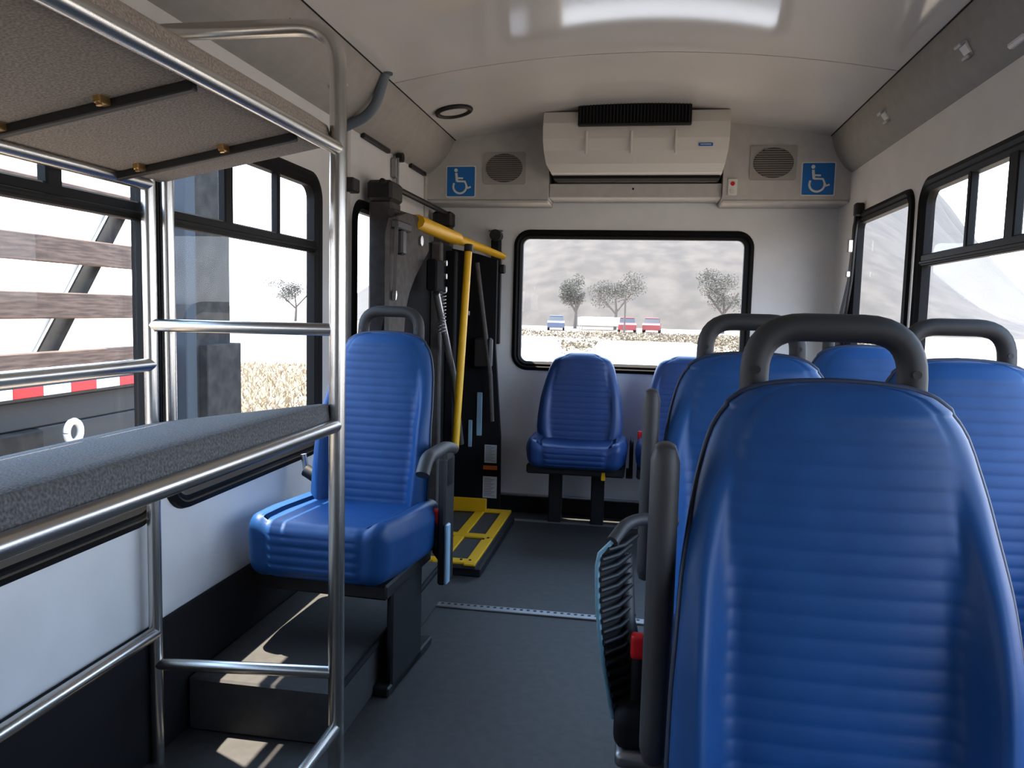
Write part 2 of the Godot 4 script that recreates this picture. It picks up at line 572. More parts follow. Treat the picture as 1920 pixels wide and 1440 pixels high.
# ------------------------------------------------------------------ windows
func window(n: String, label: String, xf: Transform3D, w: float, h: float, r: float, transom := -1.0, bars := []):
	# xf: centre of the outer frame on the inner wall face, local z into the room.  transom: height above the frame's lower edge; bars: [x, width]
	var o := thing(n, label, "window", Vector3.ZERO, 0.0, "", "structure")
	var s := S()
	ring_frame(s, w, h, r, [Vector2(0, -0.002), Vector2(0.004, 0.012), Vector2(0.02, 0.018), Vector2(0.03, 0.010), Vector2(0.038, 0.012), Vector2(0.052, 0.0), Vector2(0.052, -0.03), Vector2(0.02, -0.034)], xf)
	part(o, "frame", s, M.gasket)
	var t := 0.05
	var pane := func(x0: float, x1: float, y0: float, y1: float, z: float):
		var g := S()
		g.set_smooth_group(-1)
		poly(g, [xf * Vector3(x0, y0, z), xf * Vector3(x1, y0, z), xf * Vector3(x1, y1, z), xf * Vector3(x0, y1, z)], xf * Vector3(0, 0, -1))
		part(o, "pane", g, M.glass)
	if transom < 0.0:
		pane.call(-w * 0.5 + t * 0.8, w * 0.5 - t * 0.8, -h * 0.5 + t * 0.8, h * 0.5 - t * 0.8, -0.008)
		return
	var ty := -h * 0.5 + transom
	var ts := S()
	cbox(ts, Vector3(0, ty, -0.01), Vector3(w - 0.09, 0.042, 0.03), 0.004, xf)
	cbox(ts, Vector3(0, ty - 0.008, 0.004), Vector3(w - 0.09, 0.012, 0.012), 0.003, xf)
	part(o, "transom", ts, M.gasket)
	pane.call(-w * 0.5 + t * 0.8, w * 0.5 - t * 0.8, -h * 0.5 + t * 0.8, ty - 0.01, -0.008)
	var xs := [-w * 0.5 + t * 0.8]
	for b in bars:
		var m := S()
		cbox(m, Vector3(b[0], (ty + h * 0.5) * 0.5 - 0.01, -0.008), Vector3(b[1], h * 0.5 - ty - 0.045, 0.026), 0.004, xf)
		part(o, "mullion", m, M.gasket)
		xs.append(b[0])
	xs.append(w * 0.5 - t * 0.8)
	for k in xs.size() - 1:
		pane.call(xs[k] - 0.005, xs[k + 1] + 0.005, ty + 0.01, h * 0.5 - t * 0.8, -0.006 - 0.005 * (k % 2))

func build_windows():
	var names := ["black-framed slider window behind the luggage rack shelves", "black-framed slider window between the rack and the single seat", "narrow rounded lift-door window beside the lift tower",
		"side window beside the front end of the luggage rack"]
	for k in L_WIN.size():
		var q: Array = L_WIN[k]
		var w: float = q[1] - q[0]
		var h: float = q[3] - q[2]
		var xf := Transform3D(FACE_L, Vector3(XL, (q[2] + q[3]) * 0.5, (q[0] + q[1]) * 0.5))
		if k == 2:
			window("window_%d" % (k + 1), names[k], xf, w, h, 0.10)
		else:
			window("window_%d" % (k + 1), names[k], xf, w, h, 0.10, 0.765, [[-0.16, 0.045], [0.155, 0.02]] if k == 1 else [[-0.155, 0.02], [0.16, 0.045]])
	names = ["plain rear quarter window beside the hanging black strap", "large black-framed slider window beside the double seats", "slider window beside the foremost blue seat", "side window just behind the entrance"]
	for k in R_WIN.size():
		var q: Array = R_WIN[k]
		var w: float = q[1] - q[0]
		var h: float = q[3] - q[2]
		var xf := Transform3D(FACE_R, Vector3(XR, (q[2] + q[3]) * 0.5, (q[0] + q[1]) * 0.5))
		if k == 0:
			window("window_%d" % (k + 7), names[k], xf, w, h, 0.08)
		else:
			window("window_%d" % (k + 7), names[k], xf, w, h, 0.10, 0.765, [[-0.10, 0.025], [0.20, 0.06]])
	window("window_11", "wide black-framed rear window looking onto the hillside", Transform3D(FACE_B, Vector3((B_WIN[0] + B_WIN[1]) * 0.5, (B_WIN[2] + B_WIN[3]) * 0.5, ZR)), B_WIN[1] - B_WIN[0], B_WIN[3] - B_WIN[2], 0.09)

# ------------------------------------------------------------------ rear wall fittings
func build_rear_fittings():
	# speaker housings
	for side in [-1, 1]:
		var x0 := XL if side < 0 else 0.36
		var x1 := -0.53 if side < 0 else XR
		var o := thing("speaker_housing", "grey overhead speaker box in the rear corner above the lift" if side < 0 else "grey overhead speaker box in the rear corner above the side windows", "speaker box", Vector3(0, 0, 0), 0.0, "rear speaker boxes")
		var s := S()
		var prof := PackedVector2Array([Vector2(x0, 1.738), Vector2(x1, 1.738)])
		for k in 9:
			var xx := lerpf(x1, x0, k / 8.0)
			prof.append(Vector2(xx, ceil_y(clampf(xx, -1.04, 0.87)) + 0.004))
		extrude(s, prof, -4.2 - ZR, Transform3D(FACE_B, Vector3(0, 0, ZR)))
		cbox(s, Vector3((x0 + x1) * 0.5, 1.731, (ZR - 4.207) * 0.5), Vector3(x1 - x0, 0.018, -4.207 - ZR), 0.006)
		part(o, "body", s, M.housing)
		var c := Vector3(-0.768, 1.90, -4.2) if side < 0 else Vector3(0.60, 1.918, -4.2)
		var xf := Transform3D(FACE_B, c)
		var bz := S()
		extrude(bz, round_rect(0.226, 0.168, 0.012), 0.007, xf)
		part(o, "speaker_bezel", bz, M.bezel)
		var gr := S()
		var sc := Transform3D(Basis(Vector3(1, 0, 0), Vector3(0, 0.76, 0), Vector3(0, 0, 1)), c + Vector3(0, 0, 0.006))
		tube(gr, [Vector3(0, 0, 0), Vector3(0, 0, 0.003)], 0.098, 28, true, 1.0, sc)
		var gp := part(o, "speaker_grille", gr, M.grille_dark)
		for k in 13:
			var yy := (k - 6) * 0.0108
			var half := sqrt(maxf(0.0, 1.0 - pow(yy / 0.0745, 2.0))) * 0.097
			if half < 0.02:
				continue
			box(gp, "slat", c + Vector3(0, yy, 0.011), Vector3(half * 2.0, 0.006, 0.005), M.grille, 0.001)
		# wheelchair symbol sign
		var sg := Vector3(-1.003, 1.831, -4.199) if side < 0 else Vector3(0.819, 1.839, -4.199)
		var si := thing("wheelchair_sign", "blue wheelchair symbol sign on the corner box above the lift" if side < 0 else "blue wheelchair symbol sign on the corner box beside the side windows", "sign", sg, 0.0, "wheelchair signs")
		var p1 := S()
		extrude(p1, round_rect(0.163, 0.166, 0.008), 0.002)
		part(si, "white_border", p1, M.white)
		var p2 := S()
		extrude(p2, round_rect(0.152, 0.155, 0.006), 0.0028)
		part(si, "blue_panel", p2, M.sign_blue)
		var sy := S()
		var fl := Transform3D(Basis(Vector3(1, 0, 0), Vector3(0, 1, 0), Vector3(0, 0, 0.18)), Vector3(0, 0, 0.003))
		var arc := []
		for k in 19:
			var a := deg_to_rad(150.0 + k * 12.5)
			arc.append(Vector3(-0.005 + cos(a) * 0.036, -0.026 + sin(a) * 0.036, 0))
		tube(sy, arc, 0.0055, 8, true, 1.0, fl)
		tube(sy, [Vector3(-0.026, 0.045, 0), Vector3(-0.021, 0.0, 0)], 0.007, 8, true, 1.0, fl)
		tube(sy, [Vector3(-0.021, 0.018, 0), Vector3(0.012, 0.017, 0)], 0.005, 8, true, 1.0, fl)
		tube(sy, [Vector3(-0.021, 0.002, 0), Vector3(0.022, 0.0, 0), Vector3(0.038, -0.034, 0), Vector3(0.055, -0.028, 0)], 0.0055, 8, true, 1.0, fl)
		tube(sy, [Vector3(-0.027, 0.059, -0.002), Vector3(-0.027, 0.059, 0.002)], 0.0095, 14, true, 1.0, Transform3D(Basis(), Vector3(0, 0, 0.0032)))
		part(si, "wheelchair_symbol", sy, M.white)
	# air conditioner
	var ac := thing("air_conditioner", "cream overhead air conditioner with black vent above the rear window", "air conditioner")
	var s := S()
	var secs := [[2.118, -3.93, -0.528, 0.357], [2.06, -3.905, -0.528, 0.357], [1.985, -3.90, -0.527, 0.356], [1.93, -3.915, -0.523, 0.353], [1.875, -3.955, -0.515, 0.345], [1.84, -4.0, -0.495, 0.338], [1.832, -4.03, -0.49, 0.335]]
	s.set_smooth_group(-1)
	var cen := Vector3(-0.09, 2.0, -4.2)
	for k in secs.size() - 1:
		var a: Array = secs[k]
		var b: Array = secs[k + 1]
		poly(s, [Vector3(a[2], a[0], a[1]), Vector3(a[3], a[0], a[1]), Vector3(b[3], b[0], b[1]), Vector3(b[2], b[0], b[1])], cen)
		for e in [2, 3]:
			poly(s, [Vector3(a[e], a[0], a[1]), Vector3(b[e], b[0], b[1]), Vector3(b[e], b[0], ZR), Vector3(a[e], a[0], ZR)], cen)
	var l: Array = secs[-1]
	poly(s, [Vector3(l[2], l[0], l[1]), Vector3(l[3], l[0], l[1]), Vector3(l[3], l[0], ZR), Vector3(l[2], l[0], ZR)], cen)
	var t: Array = secs[0]
	poly(s, [Vector3(t[2], t[0], t[1]), Vector3(t[3], t[0], t[1]), Vector3(t[3], t[0], ZR), Vector3(t[2], t[0], ZR)], cen)
	part(ac, "body", s, M.ac)
	for x in [-0.315, -0.10, 0.108]:
		box(ac, "panel_rib", Vector3(x, 1.965, -3.897), Vector3(0.012, 0.11, 0.012), M.ac, 0.003)
	box(ac, "shade_strip", Vector3(-0.078, 1.825, -4.08), Vector3(0.82, 0.016, 0.10), M.dark_trim, 0.003)  # dark strip standing in for the shadow gap under the unit
	var vent := box(ac, "vent", Vector3(-0.09, 2.097, -3.905), Vector3(0.534, 0.112, 0.05), M.dark_trim, 0.003, "black louvred vent")
	box(ac, "vent_lip", Vector3(-0.09, 2.045, -3.882), Vector3(0.534, 0.01, 0.02), M.black, 0.002)
	for k in 33:
		box(vent, "fin", Vector3(-0.346 + k * 0.016, 2.099, -3.876), Vector3(0.004, 0.092, 0.012), M.black, 0.0)
	var bd := box(ac, "badge", Vector3(0.248, 1.953, -3.906), Vector3(0.066, 0.014, 0.01), M.sign_blue, 0.002, "small blue maker's badge")
	box(bd, "badge_stripe", Vector3(0.248, 1.953, -3.9005), Vector3(0.05, 0.003, 0.002), M.white, 0.0)
	var va := thing("valance_panel", "grey panel joining the speaker boxes below the air conditioner", "panel")
	box(va, "panel", Vector3(-0.085, 1.786, -4.325), Vector3(0.886, 0.072, 0.21), M.housing, 0.004)
	disc(va, "screw", Transform3D(FACE_B, Vector3(-0.09, 1.795, -4.222)), 0.006, 0.004, M.black, 10)
	# switch plate
	var sw := thing("switch_plate", "small cream switch plate with red button near the rear speaker", "switch", Vector3(0.407, 1.80, -4.2))
	box(sw, "plate", Vector3(0, 0, 0.004), Vector3(0.046, 0.082, 0.012), M.white, 0.003)
	disc(sw, "button", Transform3D(FACE_B, Vector3(0, 0.016, 0.009)), 0.011, 0.006, M.red, 16, "red push button")
	disc(sw, "button", Transform3D(FACE_B, Vector3(0, -0.022, 0.009)), 0.011, 0.006, M.ac, 16, "cream push button")

# ------------------------------------------------------------------ ceiling and cove fittings
func build_ceiling_fittings():
	var y := ceil_y(-0.915)
	var dl := thing("ceiling_lamp", "round unlit ceiling lamp with black ring above the lift", "lamp", Vector3(-0.915, y, -3.66))
	dl.rotation.z = 0.17
	var r := S()
	var ring := []
	for k in 29:
		ring.append(Vector3(cos(TAU * k / 28.0) * 0.078, -0.006, sin(TAU * k / 28.0) * 0.078))
	tube(r, ring, 0.012, 8, false)
	part(dl, "ring", r, M.black)
	var le := S()
	tube(le, [Vector3(0, 0, 0), Vector3(0, -0.006, 0)], 0.07, 24)
	part(dl, "lens", le, M.housing)
	# curved tube from the ceiling to the wall
	var tb := thing("curved_grab_tube", "blue-grey curved tube bridging ceiling and wall behind the rack", "grab tube")
	tube_part(tb, "tube", fillet([Vector3(-1.03, 2.05, -3.02), Vector3(-1.075, 1.90, -3.02), Vector3(-1.21, 1.845, -3.02)], 0.09, 8), 0.02, M.tube_blue, 14)
	disc(tb, "flange", Transform3D(Basis(Vector3(1, 0, 0), Vector3(0, 0, 1), Vector3(0, -1, 0)), Vector3(-1.03, 2.056, -3.02)), 0.03, 0.008, M.tube_blue)
	# clips on the cove above the side windows
	var sp := [[-3.40, "small cream cove clip nearest the rear speaker box"], [-2.60, "larger cream cove clip above the big side window"]]
	for q in sp:
		var o := thing("cove_clip", q[1], "clip", Vector3(0.903, 1.952, q[0]), 0.0, "clips on the cove")
		o.rotation.z = -0.95
		box(o, "plate", Vector3(0, 0, 0), Vector3(0.045, 0.012, 0.05), M.white, 0.003)
		box(o, "hook", Vector3(0.02, -0.008, 0), Vector3(0.012, 0.02, 0.05), M.housing, 0.003)
		box(o, "hook", Vector3(-0.02, -0.008, 0), Vector3(0.012, 0.02, 0.05), M.housing, 0.003)
	var wl := box(self, "window_pelmet", Vector3(0.955, 1.925, -2.36), Vector3(0.035, 0.075, 0.10), M.wall, 0.006)
	tag(wl, "pale plate on the wall just below the cove clip", "plate")
	var oc := thing("cove_clip", "small cream cove clip framed by the luggage rack's top bend", "clip", Vector3(-1.10, 1.925, -2.72), 0.0, "clips on the cove")
	oc.rotation.z = 0.85
	box(oc, "plate", Vector3(0, 0, 0), Vector3(0.045, 0.012, 0.05), M.white, 0.003)
	box(oc, "hook", Vector3(0.02, -0.008, 0), Vector3(0.012, 0.02, 0.05), M.housing, 0.003)
	var rs := thing("red_sticker", "tiny red mark on the cove above the rack's top bend", "sticker", Vector3(-1.069, 1.983, -2.27))
	rs.rotation.z = 0.85
	box(rs, "mark", Vector3(0, 0.006, 0), Vector3(0.018, 0.02, 0.01), M.red, 0.002)
	box(rs, "mark", Vector3(-0.012, 0.006, 0), Vector3(0.01, 0.02, 0.013), M.red, 0.002)

# ------------------------------------------------------------------ luggage rack
func build_rack():
	var o := thing("luggage_rack", "steel tube luggage rack with two carpeted shelves", "luggage rack")
	var R := 0.016
	var xa := -0.715
	var xw := -1.165
	var zb := -1.77
	var zf := -0.25
	# aisle hoops, one at each end
	for z in [zb, zf]:
		tube_part(o, "hoop", fillet([Vector3(xa, 0, z), Vector3(xa, 1.785, z), Vector3(XL, 1.785, z)], 0.10, 8), 0.0195, M.steel, 16, "bent steel tube post")
		tube_part(o, "wall_post", [Vector3(xw, 0, z + 0.05), Vector3(xw, 1.45, z + 0.05)], R, M.steel, 14)
		tube_part(o, "cross_bar", [Vector3(xa, 1.095, z), Vector3(xw, 1.095, z + 0.05)], R * 0.95, M.steel, 14)
		tube_part(o, "cross_bar", [Vector3(xa, 0.255, z), Vector3(xw, 0.255, z + 0.05)], R * 0.95, M.steel, 14)
	tube_part(o, "wall_post", [Vector3(-1.165, 0.78, -1.795), Vector3(-1.165, 1.45, -1.795)], 0.016, M.steel, 12)
	# long bars
	for b in [[xa, 1.512, "shelf_bar"], [xa, 0.868, "shelf_bar"], [xa, 0.115, "bottom_bar"]]:
		tube_part(o, b[2], [Vector3(b[0], b[1], zb - 0.012), Vector3(b[0], b[1], zf)], R, M.steel, 14)
	for b in [[xw, 1.425, "shelf_bar"], [xw, 1.0, "guard_bar"], [xw, 0.80, "shelf_bar"], [xw, 0.335, "bottom_bar"]]:
		tube_part(o, b[2], [Vector3(b[0], b[1], zb + 0.05), Vector3(b[0], b[1], zf + 0.05)], R, M.steel, 14)
	# shelves tilt down towards the wall
	for q in [[1.512, 1.425, M.carpet, "upper grey carpeted shelf board"], [0.868, 0.80, M.carpet_low, "lower dark grey carpeted shelf board"]]:
		var lo := q[0] as float
		var hi := q[1] as float
		var ang := atan2(lo - hi, xa - xw)
		var mid := Vector3((xa + xw) * 0.5 - 0.012, (lo + hi) * 0.5, (zb + zf) * 0.5)
		var sh := MeshInstance3D.new()
		var s := S()
		rbox(s, Vector3(0.008, 0.03, -0.012), Vector3(0.452, 0.056, zf - zb - 0.03), 0.014, 16)
		sh.mesh = done(s)
		sh.name = child_name(o, "shelf_board")
		sh.material_override = q[2]
		sh.set_meta("label", q[3])
		o.add_child(sh, true)
		sh.position = mid
		sh.rotation.z = ang
		# black angle irons with clips under the board
		for z in [-1.60, -1.22, -0.75]:
			var zz: float = z - mid.z
			var ir := S()
			cbox(ir, Vector3(0, -0.006, zz), Vector3(0.43, 0.018, 0.018), 0.002)
			part(sh, "angle_iron", ir, M.black)
			for x in [-0.14, 0.06]:
				var cl := S()
				cbox(cl, Vector3(x, -0.003, zz + 0.02), Vector3(0.014, 0.014, 0.03), 0.002)
				tube(cl, [Vector3(x, 0.004, zz + 0.03), Vector3(x, -0.014, zz + 0.03)], 0.005, 8)
				part(sh, "clip", cl, M.brass)

# ------------------------------------------------------------------ seats
const SEAT_OUT := [[0.40, 0.150], [0.43, 0.188], [0.48, 0.203], [0.577, 0.205], [0.68, 0.203], [0.82, 0.194], [0.93, 0.178], [1.0, 0.160], [1.035, 0.138], [1.05, 0.118], [1.059, 0.09], [1.064, 0.055], [1.066, 0.008]]

func table(tab: Array, v: float) -> float:
	for k in tab.size() - 1:
		if v <= tab[k + 1][0]:
			var t: float = (v - tab[k][0]) / (tab[k + 1][0] - tab[k][0])
			return lerpf(tab[k][1], tab[k + 1][1], clampf(t, 0.0, 1.0))
	return tab[-1][1]

func hw_smooth(y: float, tab: Array) -> float:
	# light smoothing of the outline table
	if y > 1.03:
		return table(tab, y)
	return (table(tab, y - 0.02) + 2.0 * table(tab, y) + table(tab, y + 0.02)) * 0.25 if y > 0.47 else table(tab, y)

func back_mesh(tab: Array, y0: float, y1: float, bolster: float, rib: float) -> ArrayMesh:
	var ys := []
	var rows := int((y1 - 0.03 - y0) / 0.0033)
	for k in rows:
		ys.append(lerpf(y0, y1 - 0.03, float(k) / rows))
	for k in 15:
		ys.append(y1 - 0.03 * pow(1.0 - k / 14.0, 2.0))
	var nc := 44
	var front := []
	var back := []
	for y: float in ys:
		var hw := hw_smooth(y, tab)
		var zc := 0.15 * (y1 - y)
		var top := clampf((y - (y1 - 0.045)) / 0.045, 0.0, 1.0)
		var low := clampf(((y0 + 0.05) - y) / 0.05, 0.0, 1.0)
		var T := 0.05 * sqrt(maxf(0.0, 1.0 - top * top)) * sqrt(maxf(0.0, 1.0 - low * low * 0.9)) + 0.001
		var rel := clampf((y - y0) / (y1 - y0), 0.0, 1.0)
		var sr := lerpf(0.64, 0.80, rel)
		var bol := bolster * (1.0 - smoothstep(0.45, 0.92, rel)) * smoothstep(0.0, 0.10, rel)
		var ph := (y1 - 0.022 - y) / rib
		var puff := 0.0034 * pow(absf(sin(PI * ph)), 0.28) * smoothstep(0.0, 0.6, ph) * smoothstep(0.0, 0.06, rel)
		var rf := []
		var rb := []
		for k in nc + 1:
			var a := -PI * 0.5 + PI * k / nc
			var sx := sin(a)
			var e := pow(maxf(0.0, 1.0 - pow(absf(sx), 3.0)), 0.45)
			var ax := absf(sx)
			var b := bol * smoothstep(sr - 0.08, sr + 0.16, ax) * lerpf(0.8, 1.0, e)
			var p := puff * (1.0 - smoothstep(sr - 0.03, sr, ax))
			var seam := 0.005 * exp(-pow((ax - sr) / 0.018, 2.0)) * e
			rf.append(Vector3(sx * hw, y, zc + T * e + b + (p - seam) * minf(1.0, T / 0.03)))
			rb.append(Vector3(sx * hw, y, zc - T * 0.8 * e + b * (1.0 - e * 0.7)))
		front.append(rf)
		back.append(rb)
	var s := S()
	s.set_smooth_group(1)
	var cen := Vector3(0, 0, 0)
	for j in ys.size() - 1:
		for k in nc:
			var f: Array = [front[j][k], front[j][k + 1], front[j + 1][k + 1], front[j + 1][k]]
			cen = (f[0] + f[2]) * 0.5 - Vector3(0, 0, 1)
			poly(s, f, cen)
			var g: Array = [back[j][k], back[j][k + 1], back[j + 1][k + 1], back[j + 1][k]]
			poly(s, g, (g[0] + g[2]) * 0.5 + Vector3(0, 0, 1))
	s.set_smooth_group(2)
	for j in [0, ys.size() - 1]:
		for k in nc:
			poly(s, [front[j][k], front[j][k + 1], back[j][k + 1], back[j][k]], Vector3(0, 0.7, 0.05))
	return done(s)

func piping_mesh(tab: Array, y0: float, y1: float) -> ArrayMesh:
	var pts := []
	var n := 40
	for k in n + 1:
		var y := y1 - (y1 - y0 - 0.02) * pow(1.0 - float(k) / n, 2.0)
		pts.append(Vector3(-hw_smooth(y, tab) - 0.001, y + 0.001, 0.15 * (y1 - y) - 0.004 + 0.8 * 0.085 * (1.0 - smoothstep(0.45, 0.92, (y - y0) / (y1 - y0))) * smoothstep(0.0, 0.10, (y - y0) / (y1 - y0))))
	for k in range(n - 1, -1, -1):
		var y := y1 - (y1 - y0 - 0.02) * pow(1.0 - float(k) / n, 2.0)
		pts.append(Vector3(hw_smooth(y, tab) + 0.001, y + 0.001, 0.15 * (y1 - y) - 0.004 + 0.8 * 0.085 * (1.0 - smoothstep(0.45, 0.92, (y - y0) / (y1 - y0))) * smoothstep(0.0, 0.10, (y - y0) / (y1 - y0))))
	var s := S()
	tube(s, pts, 0.0045, 8)
	return done(s)

func cushion_mesh(w: float, h: float, d: float) -> ArrayMesh:
	var s := S()
	rbox(s, Vector3.ZERO, Vector3(w, h, d), 0.045, 40, func(p: Vector3) -> Vector3:
		var t := p.z / (d * 0.5)
		var ax := absf(p.x) / (w * 0.5)
		# dished middle, raised side bolsters, waterfall front edge
		if p.y > 0.0:
			p.y += 0.018 * smoothstep(0.6, 0.85, ax) * (1.0 - smoothstep(0.9, 1.0, ax)) - 0.006 * (1.0 - ax) + 0.012 * (1.0 - t) * 0.0
			p.y -= 0.006 * exp(-pow((ax - 0.68) / 0.03, 2.0))
		if t > 0.8 and ax < 0.66:
			p.z += 0.005 * pow(absf(sin(PI * (p.y + 0.2) / 0.027)), 0.45) * smoothstep(0.8, 0.95, t) * (1.0 - smoothstep(0.6, 0.66, ax))
		if t > 0.8:
			p.z -= 0.006 * exp(-pow((ax - 0.68) / 0.03, 2.0))
		p.x *= 1.0 - 0.08 * smoothstep(0.2, 1.0, t)
		p.x *= 1.0 + 0.06 * (p.y / h)
		return p)
	return done(s)

func make_seat(label: String, at: Vector3, turn: float, group: String, opt: Dictionary) -> Node3D:
	var o := thing("passenger_seat", label, "bus seat", at, turn, group)
	var vin: Material = M.vinyl
	put(o, "backrest", seat_mesh.back, vin)
	put(o, "piping", seat_mesh.piping, M.piping)
	var cu := put(o, "cushion", seat_mesh.cushion, vin)
	cu.position = Vector3(0, 0.432, 0.315)
	cu.rotation.x = -0.05
	box(o, "seat_frame", Vector3(0, 0.325, 0.28), Vector3(0.40, 0.045, 0.40), M.black, 0.006)
	var leg_x: Array = opt.get("legs", [-0.17, 0.17])
	var leg_y: float = opt.get("leg_y", 0.0)
	for x in leg_x:
		var s := S()
		cbox(s, Vector3(x, (0.31 + leg_y) * 0.5, 0.24), Vector3(0.05, 0.31 - leg_y, 0.13), 0.006)
		cbox(s, Vector3(x, leg_y + 0.015, 0.26), Vector3(0.06, 0.03, 0.40), 0.005)
		part(o, "leg", s, M.black)
	if opt.get("handle", true):
		var hs := S()
		tube(hs, fillet([Vector3(-0.103, 0.96, -0.028), Vector3(-0.103, 1.137, -0.042), Vector3(0.103, 1.137, -0.042), Vector3(0.103, 0.96, -0.028)], 0.065, 8), 0.0195, 14)
		var hd := part(o, "grab_handle", hs, M.rubber, "dark grey grab handle on the backrest")
		for x in [-0.103, 0.103]:
			disc(hd, "screw", Transform3D(FACE_B, Vector3(x, 1.078, -0.022)), 0.006, 0.005, M.black, 10)
	var arm: int = opt.get("arm", 0)
	if arm == -1:      # raised armrest on the aisle side
		var a := S()
		rbox(a, Vector3(-0.222, 0.763, 0.055), Vector3(0.038, 0.44, 0.055), 0.0185, 18)
		part(o, "armrest", a, M.arm, "dark grey armrest folded up")
		box(o, "armrest_hinge", Vector3(-0.205, 0.60, 0.03), Vector3(0.03, 0.06, 0.05), M.black, 0.005)
	elif arm == 1:     # lowered armrest
		var a := S()
		tube(a, fillet([Vector3(0.262, 0.685, 0.06), Vector3(0.262, 0.705, 0.14), Vector3(0.262, 0.70, 0.32), Vector3(0.262, 0.655, 0.36)], 0.05, 6), 0.022, 14, true, 0.9)
		part(o, "armrest", a, M.arm, "dark grey armrest with drooping tip")
		box(o, "armrest_bracket", Vector3(0.262, 0.63, 0.12), Vector3(0.025, 0.13, 0.09), M.black, 0.01)
	if opt.has("buckle"):
		var b: Vector3 = opt.buckle
		var bs := S()
		rbox(bs, b, Vector3(0.030, 0.052, 0.024), 0.007, 8)
		var bk := part(o, "belt_buckle", bs, M.red, "red seat belt buckle")
		var st := S()
		tube(st, [b + Vector3(0, -0.02, 0), b + Vector3(0.0, -0.12, 0.0), b + Vector3(0.02, -0.16, -0.02)], 0.012, 8, true, 0.4)
		part(bk, "strap", st, M.black)
	return o

func build_seats():
	seat_mesh.back = back_mesh(SEAT_OUT, 0.40, 1.066, 0.085, 0.0265)
	seat_mesh.piping = piping_mesh(SEAT_OUT, 0.42, 1.066)
	seat_mesh.cushion = cushion_mesh(0.415, 0.17, 0.47)
	make_seat("foremost blue vinyl bus seat, large beside the raised armrest", Vector3(0.255, 0, -1.1), 0.0, "blue passenger seats", {"arm": -1})
	var r2 := make_seat("blue bus seat directly behind the foremost one, aisle place", Vector3(0.243, 0, -1.85), 0.0, "blue passenger seats", {"arm": -1, "buckle": Vector3(-0.232, 0.475, 0.27)})
	fold_pan(r2)
	make_seat("blue bus seat by the big side window, next to the aisle place", Vector3(0.682, 0, -1.85), 0.0, "blue passenger seats", {"arm": 0})
	make_seat("rearmost blue window seat, under the plain quarter window", Vector3(0.682, 0, -2.62), 0.0, "blue passenger seats", {"arm": 0})
	var ls := make_seat("single blue bus seat with lowered armrest between rack and lift", Vector3(-0.878, 0, -2.62), -0.06, "blue passenger seats", {"arm": 1, "legs": [0.17], "buckle": Vector3(0.238, 0.475, 0.15)})
	(ls.get_node("cushion") as Node3D).scale = Vector3(1.14, 1.0, 1.0)
	box(ls, "side_panel", Vector3(0.262, 0.46, 0.12), Vector3(0.025, 0.42, 0.10), M.black, 0.006)
	box(ls, "side_panel", Vector3(0.19, 0.16, 0.30), Vector3(0.02, 0.32, 0.26), M.black, 0.006)
	box(ls, "edge_strip", Vector3(0.279, 0.355, 0.155), Vector3(0.012, 0.20, 0.035), M.pale_blue, 0.004, "pale blue vertical strip")
	var lv := S()
	tube(lv, [Vector3(-0.19, 0.55, 0.10), Vector3(-0.255, 0.585, 0.10)], 0.022, 10)
	part(ls, "belt_anchor", lv, M.black, "black belt anchor beside the wall")
	tube_part(ls, "anchor_bolt", [Vector3(-0.250, 0.57, 0.10), Vector3(-0.262, 0.64, 0.10)], 0.010, M.steel, 10, "chrome bolt")
	# rear folding seats
	var tab := [[0.44, 0.16], [0.47, 0.212], [0.52, 0.228], [0.60, 0.226], [0.70, 0.214], [0.80, 0.190], [0.86, 0.172], [0.895, 0.155], [0.915, 0.128], [0.925, 0.10], [0.931, 0.06], [0.933, 0.01]]
	var fb := back_mesh(tab, 0.44, 0.933, 0.03, 0.03)
	var fc := cushion_mesh(0.515, 0.125, 0.34)
	for q in [[-0.325, "blue folding seat in the middle of the rear wall"], [0.235, "blue folding rear seat half hidden behind the aisle seat"]]:
		var o := thing("folding_seat", q[1], "bus seat", Vector3(q[0], 0, -4.25), 0.0, "rear folding seats")
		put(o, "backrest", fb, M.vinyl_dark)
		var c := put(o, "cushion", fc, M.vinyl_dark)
		c.position = Vector3(0, 0.425, 0.20)
		box(o, "seat_frame", Vector3(0, 0.345, 0.14), Vector3(0.50, 0.05, 0.30), M.black, 0.008)
		for x in [-0.125, 0.105]:
			box(o, "leg", Vector3(x, 0.165, 0.01), Vector3(0.07, 0.33, 0.07), M.black, 0.006)
		box(o, "side_hinge", Vector3(0.279, 0.40, 0.10), Vector3(0.02, 0.20, 0.12), M.black, 0.012)
		tube_part(o, "hinge_knob", [Vector3(0.255, 0.315, 0.12), Vector3(0.29, 0.315, 0.12)], 0.028, M.black, 14)
		box(o, "pull_tag", Vector3(0.145, 0.325, 0.285), Vector3(0.022, 0.045, 0.012), M.yellow, 0.003, "small yellow pull tag")
		var b := S()
		rbox(b, Vector3(-0.235, 0.51, 0.07), Vector3(0.035, 0.05, 0.03), 0.008, 6)
		if q[0] > 0:
			part(o, "belt_buckle", b, M.red, "red seat belt buckle")

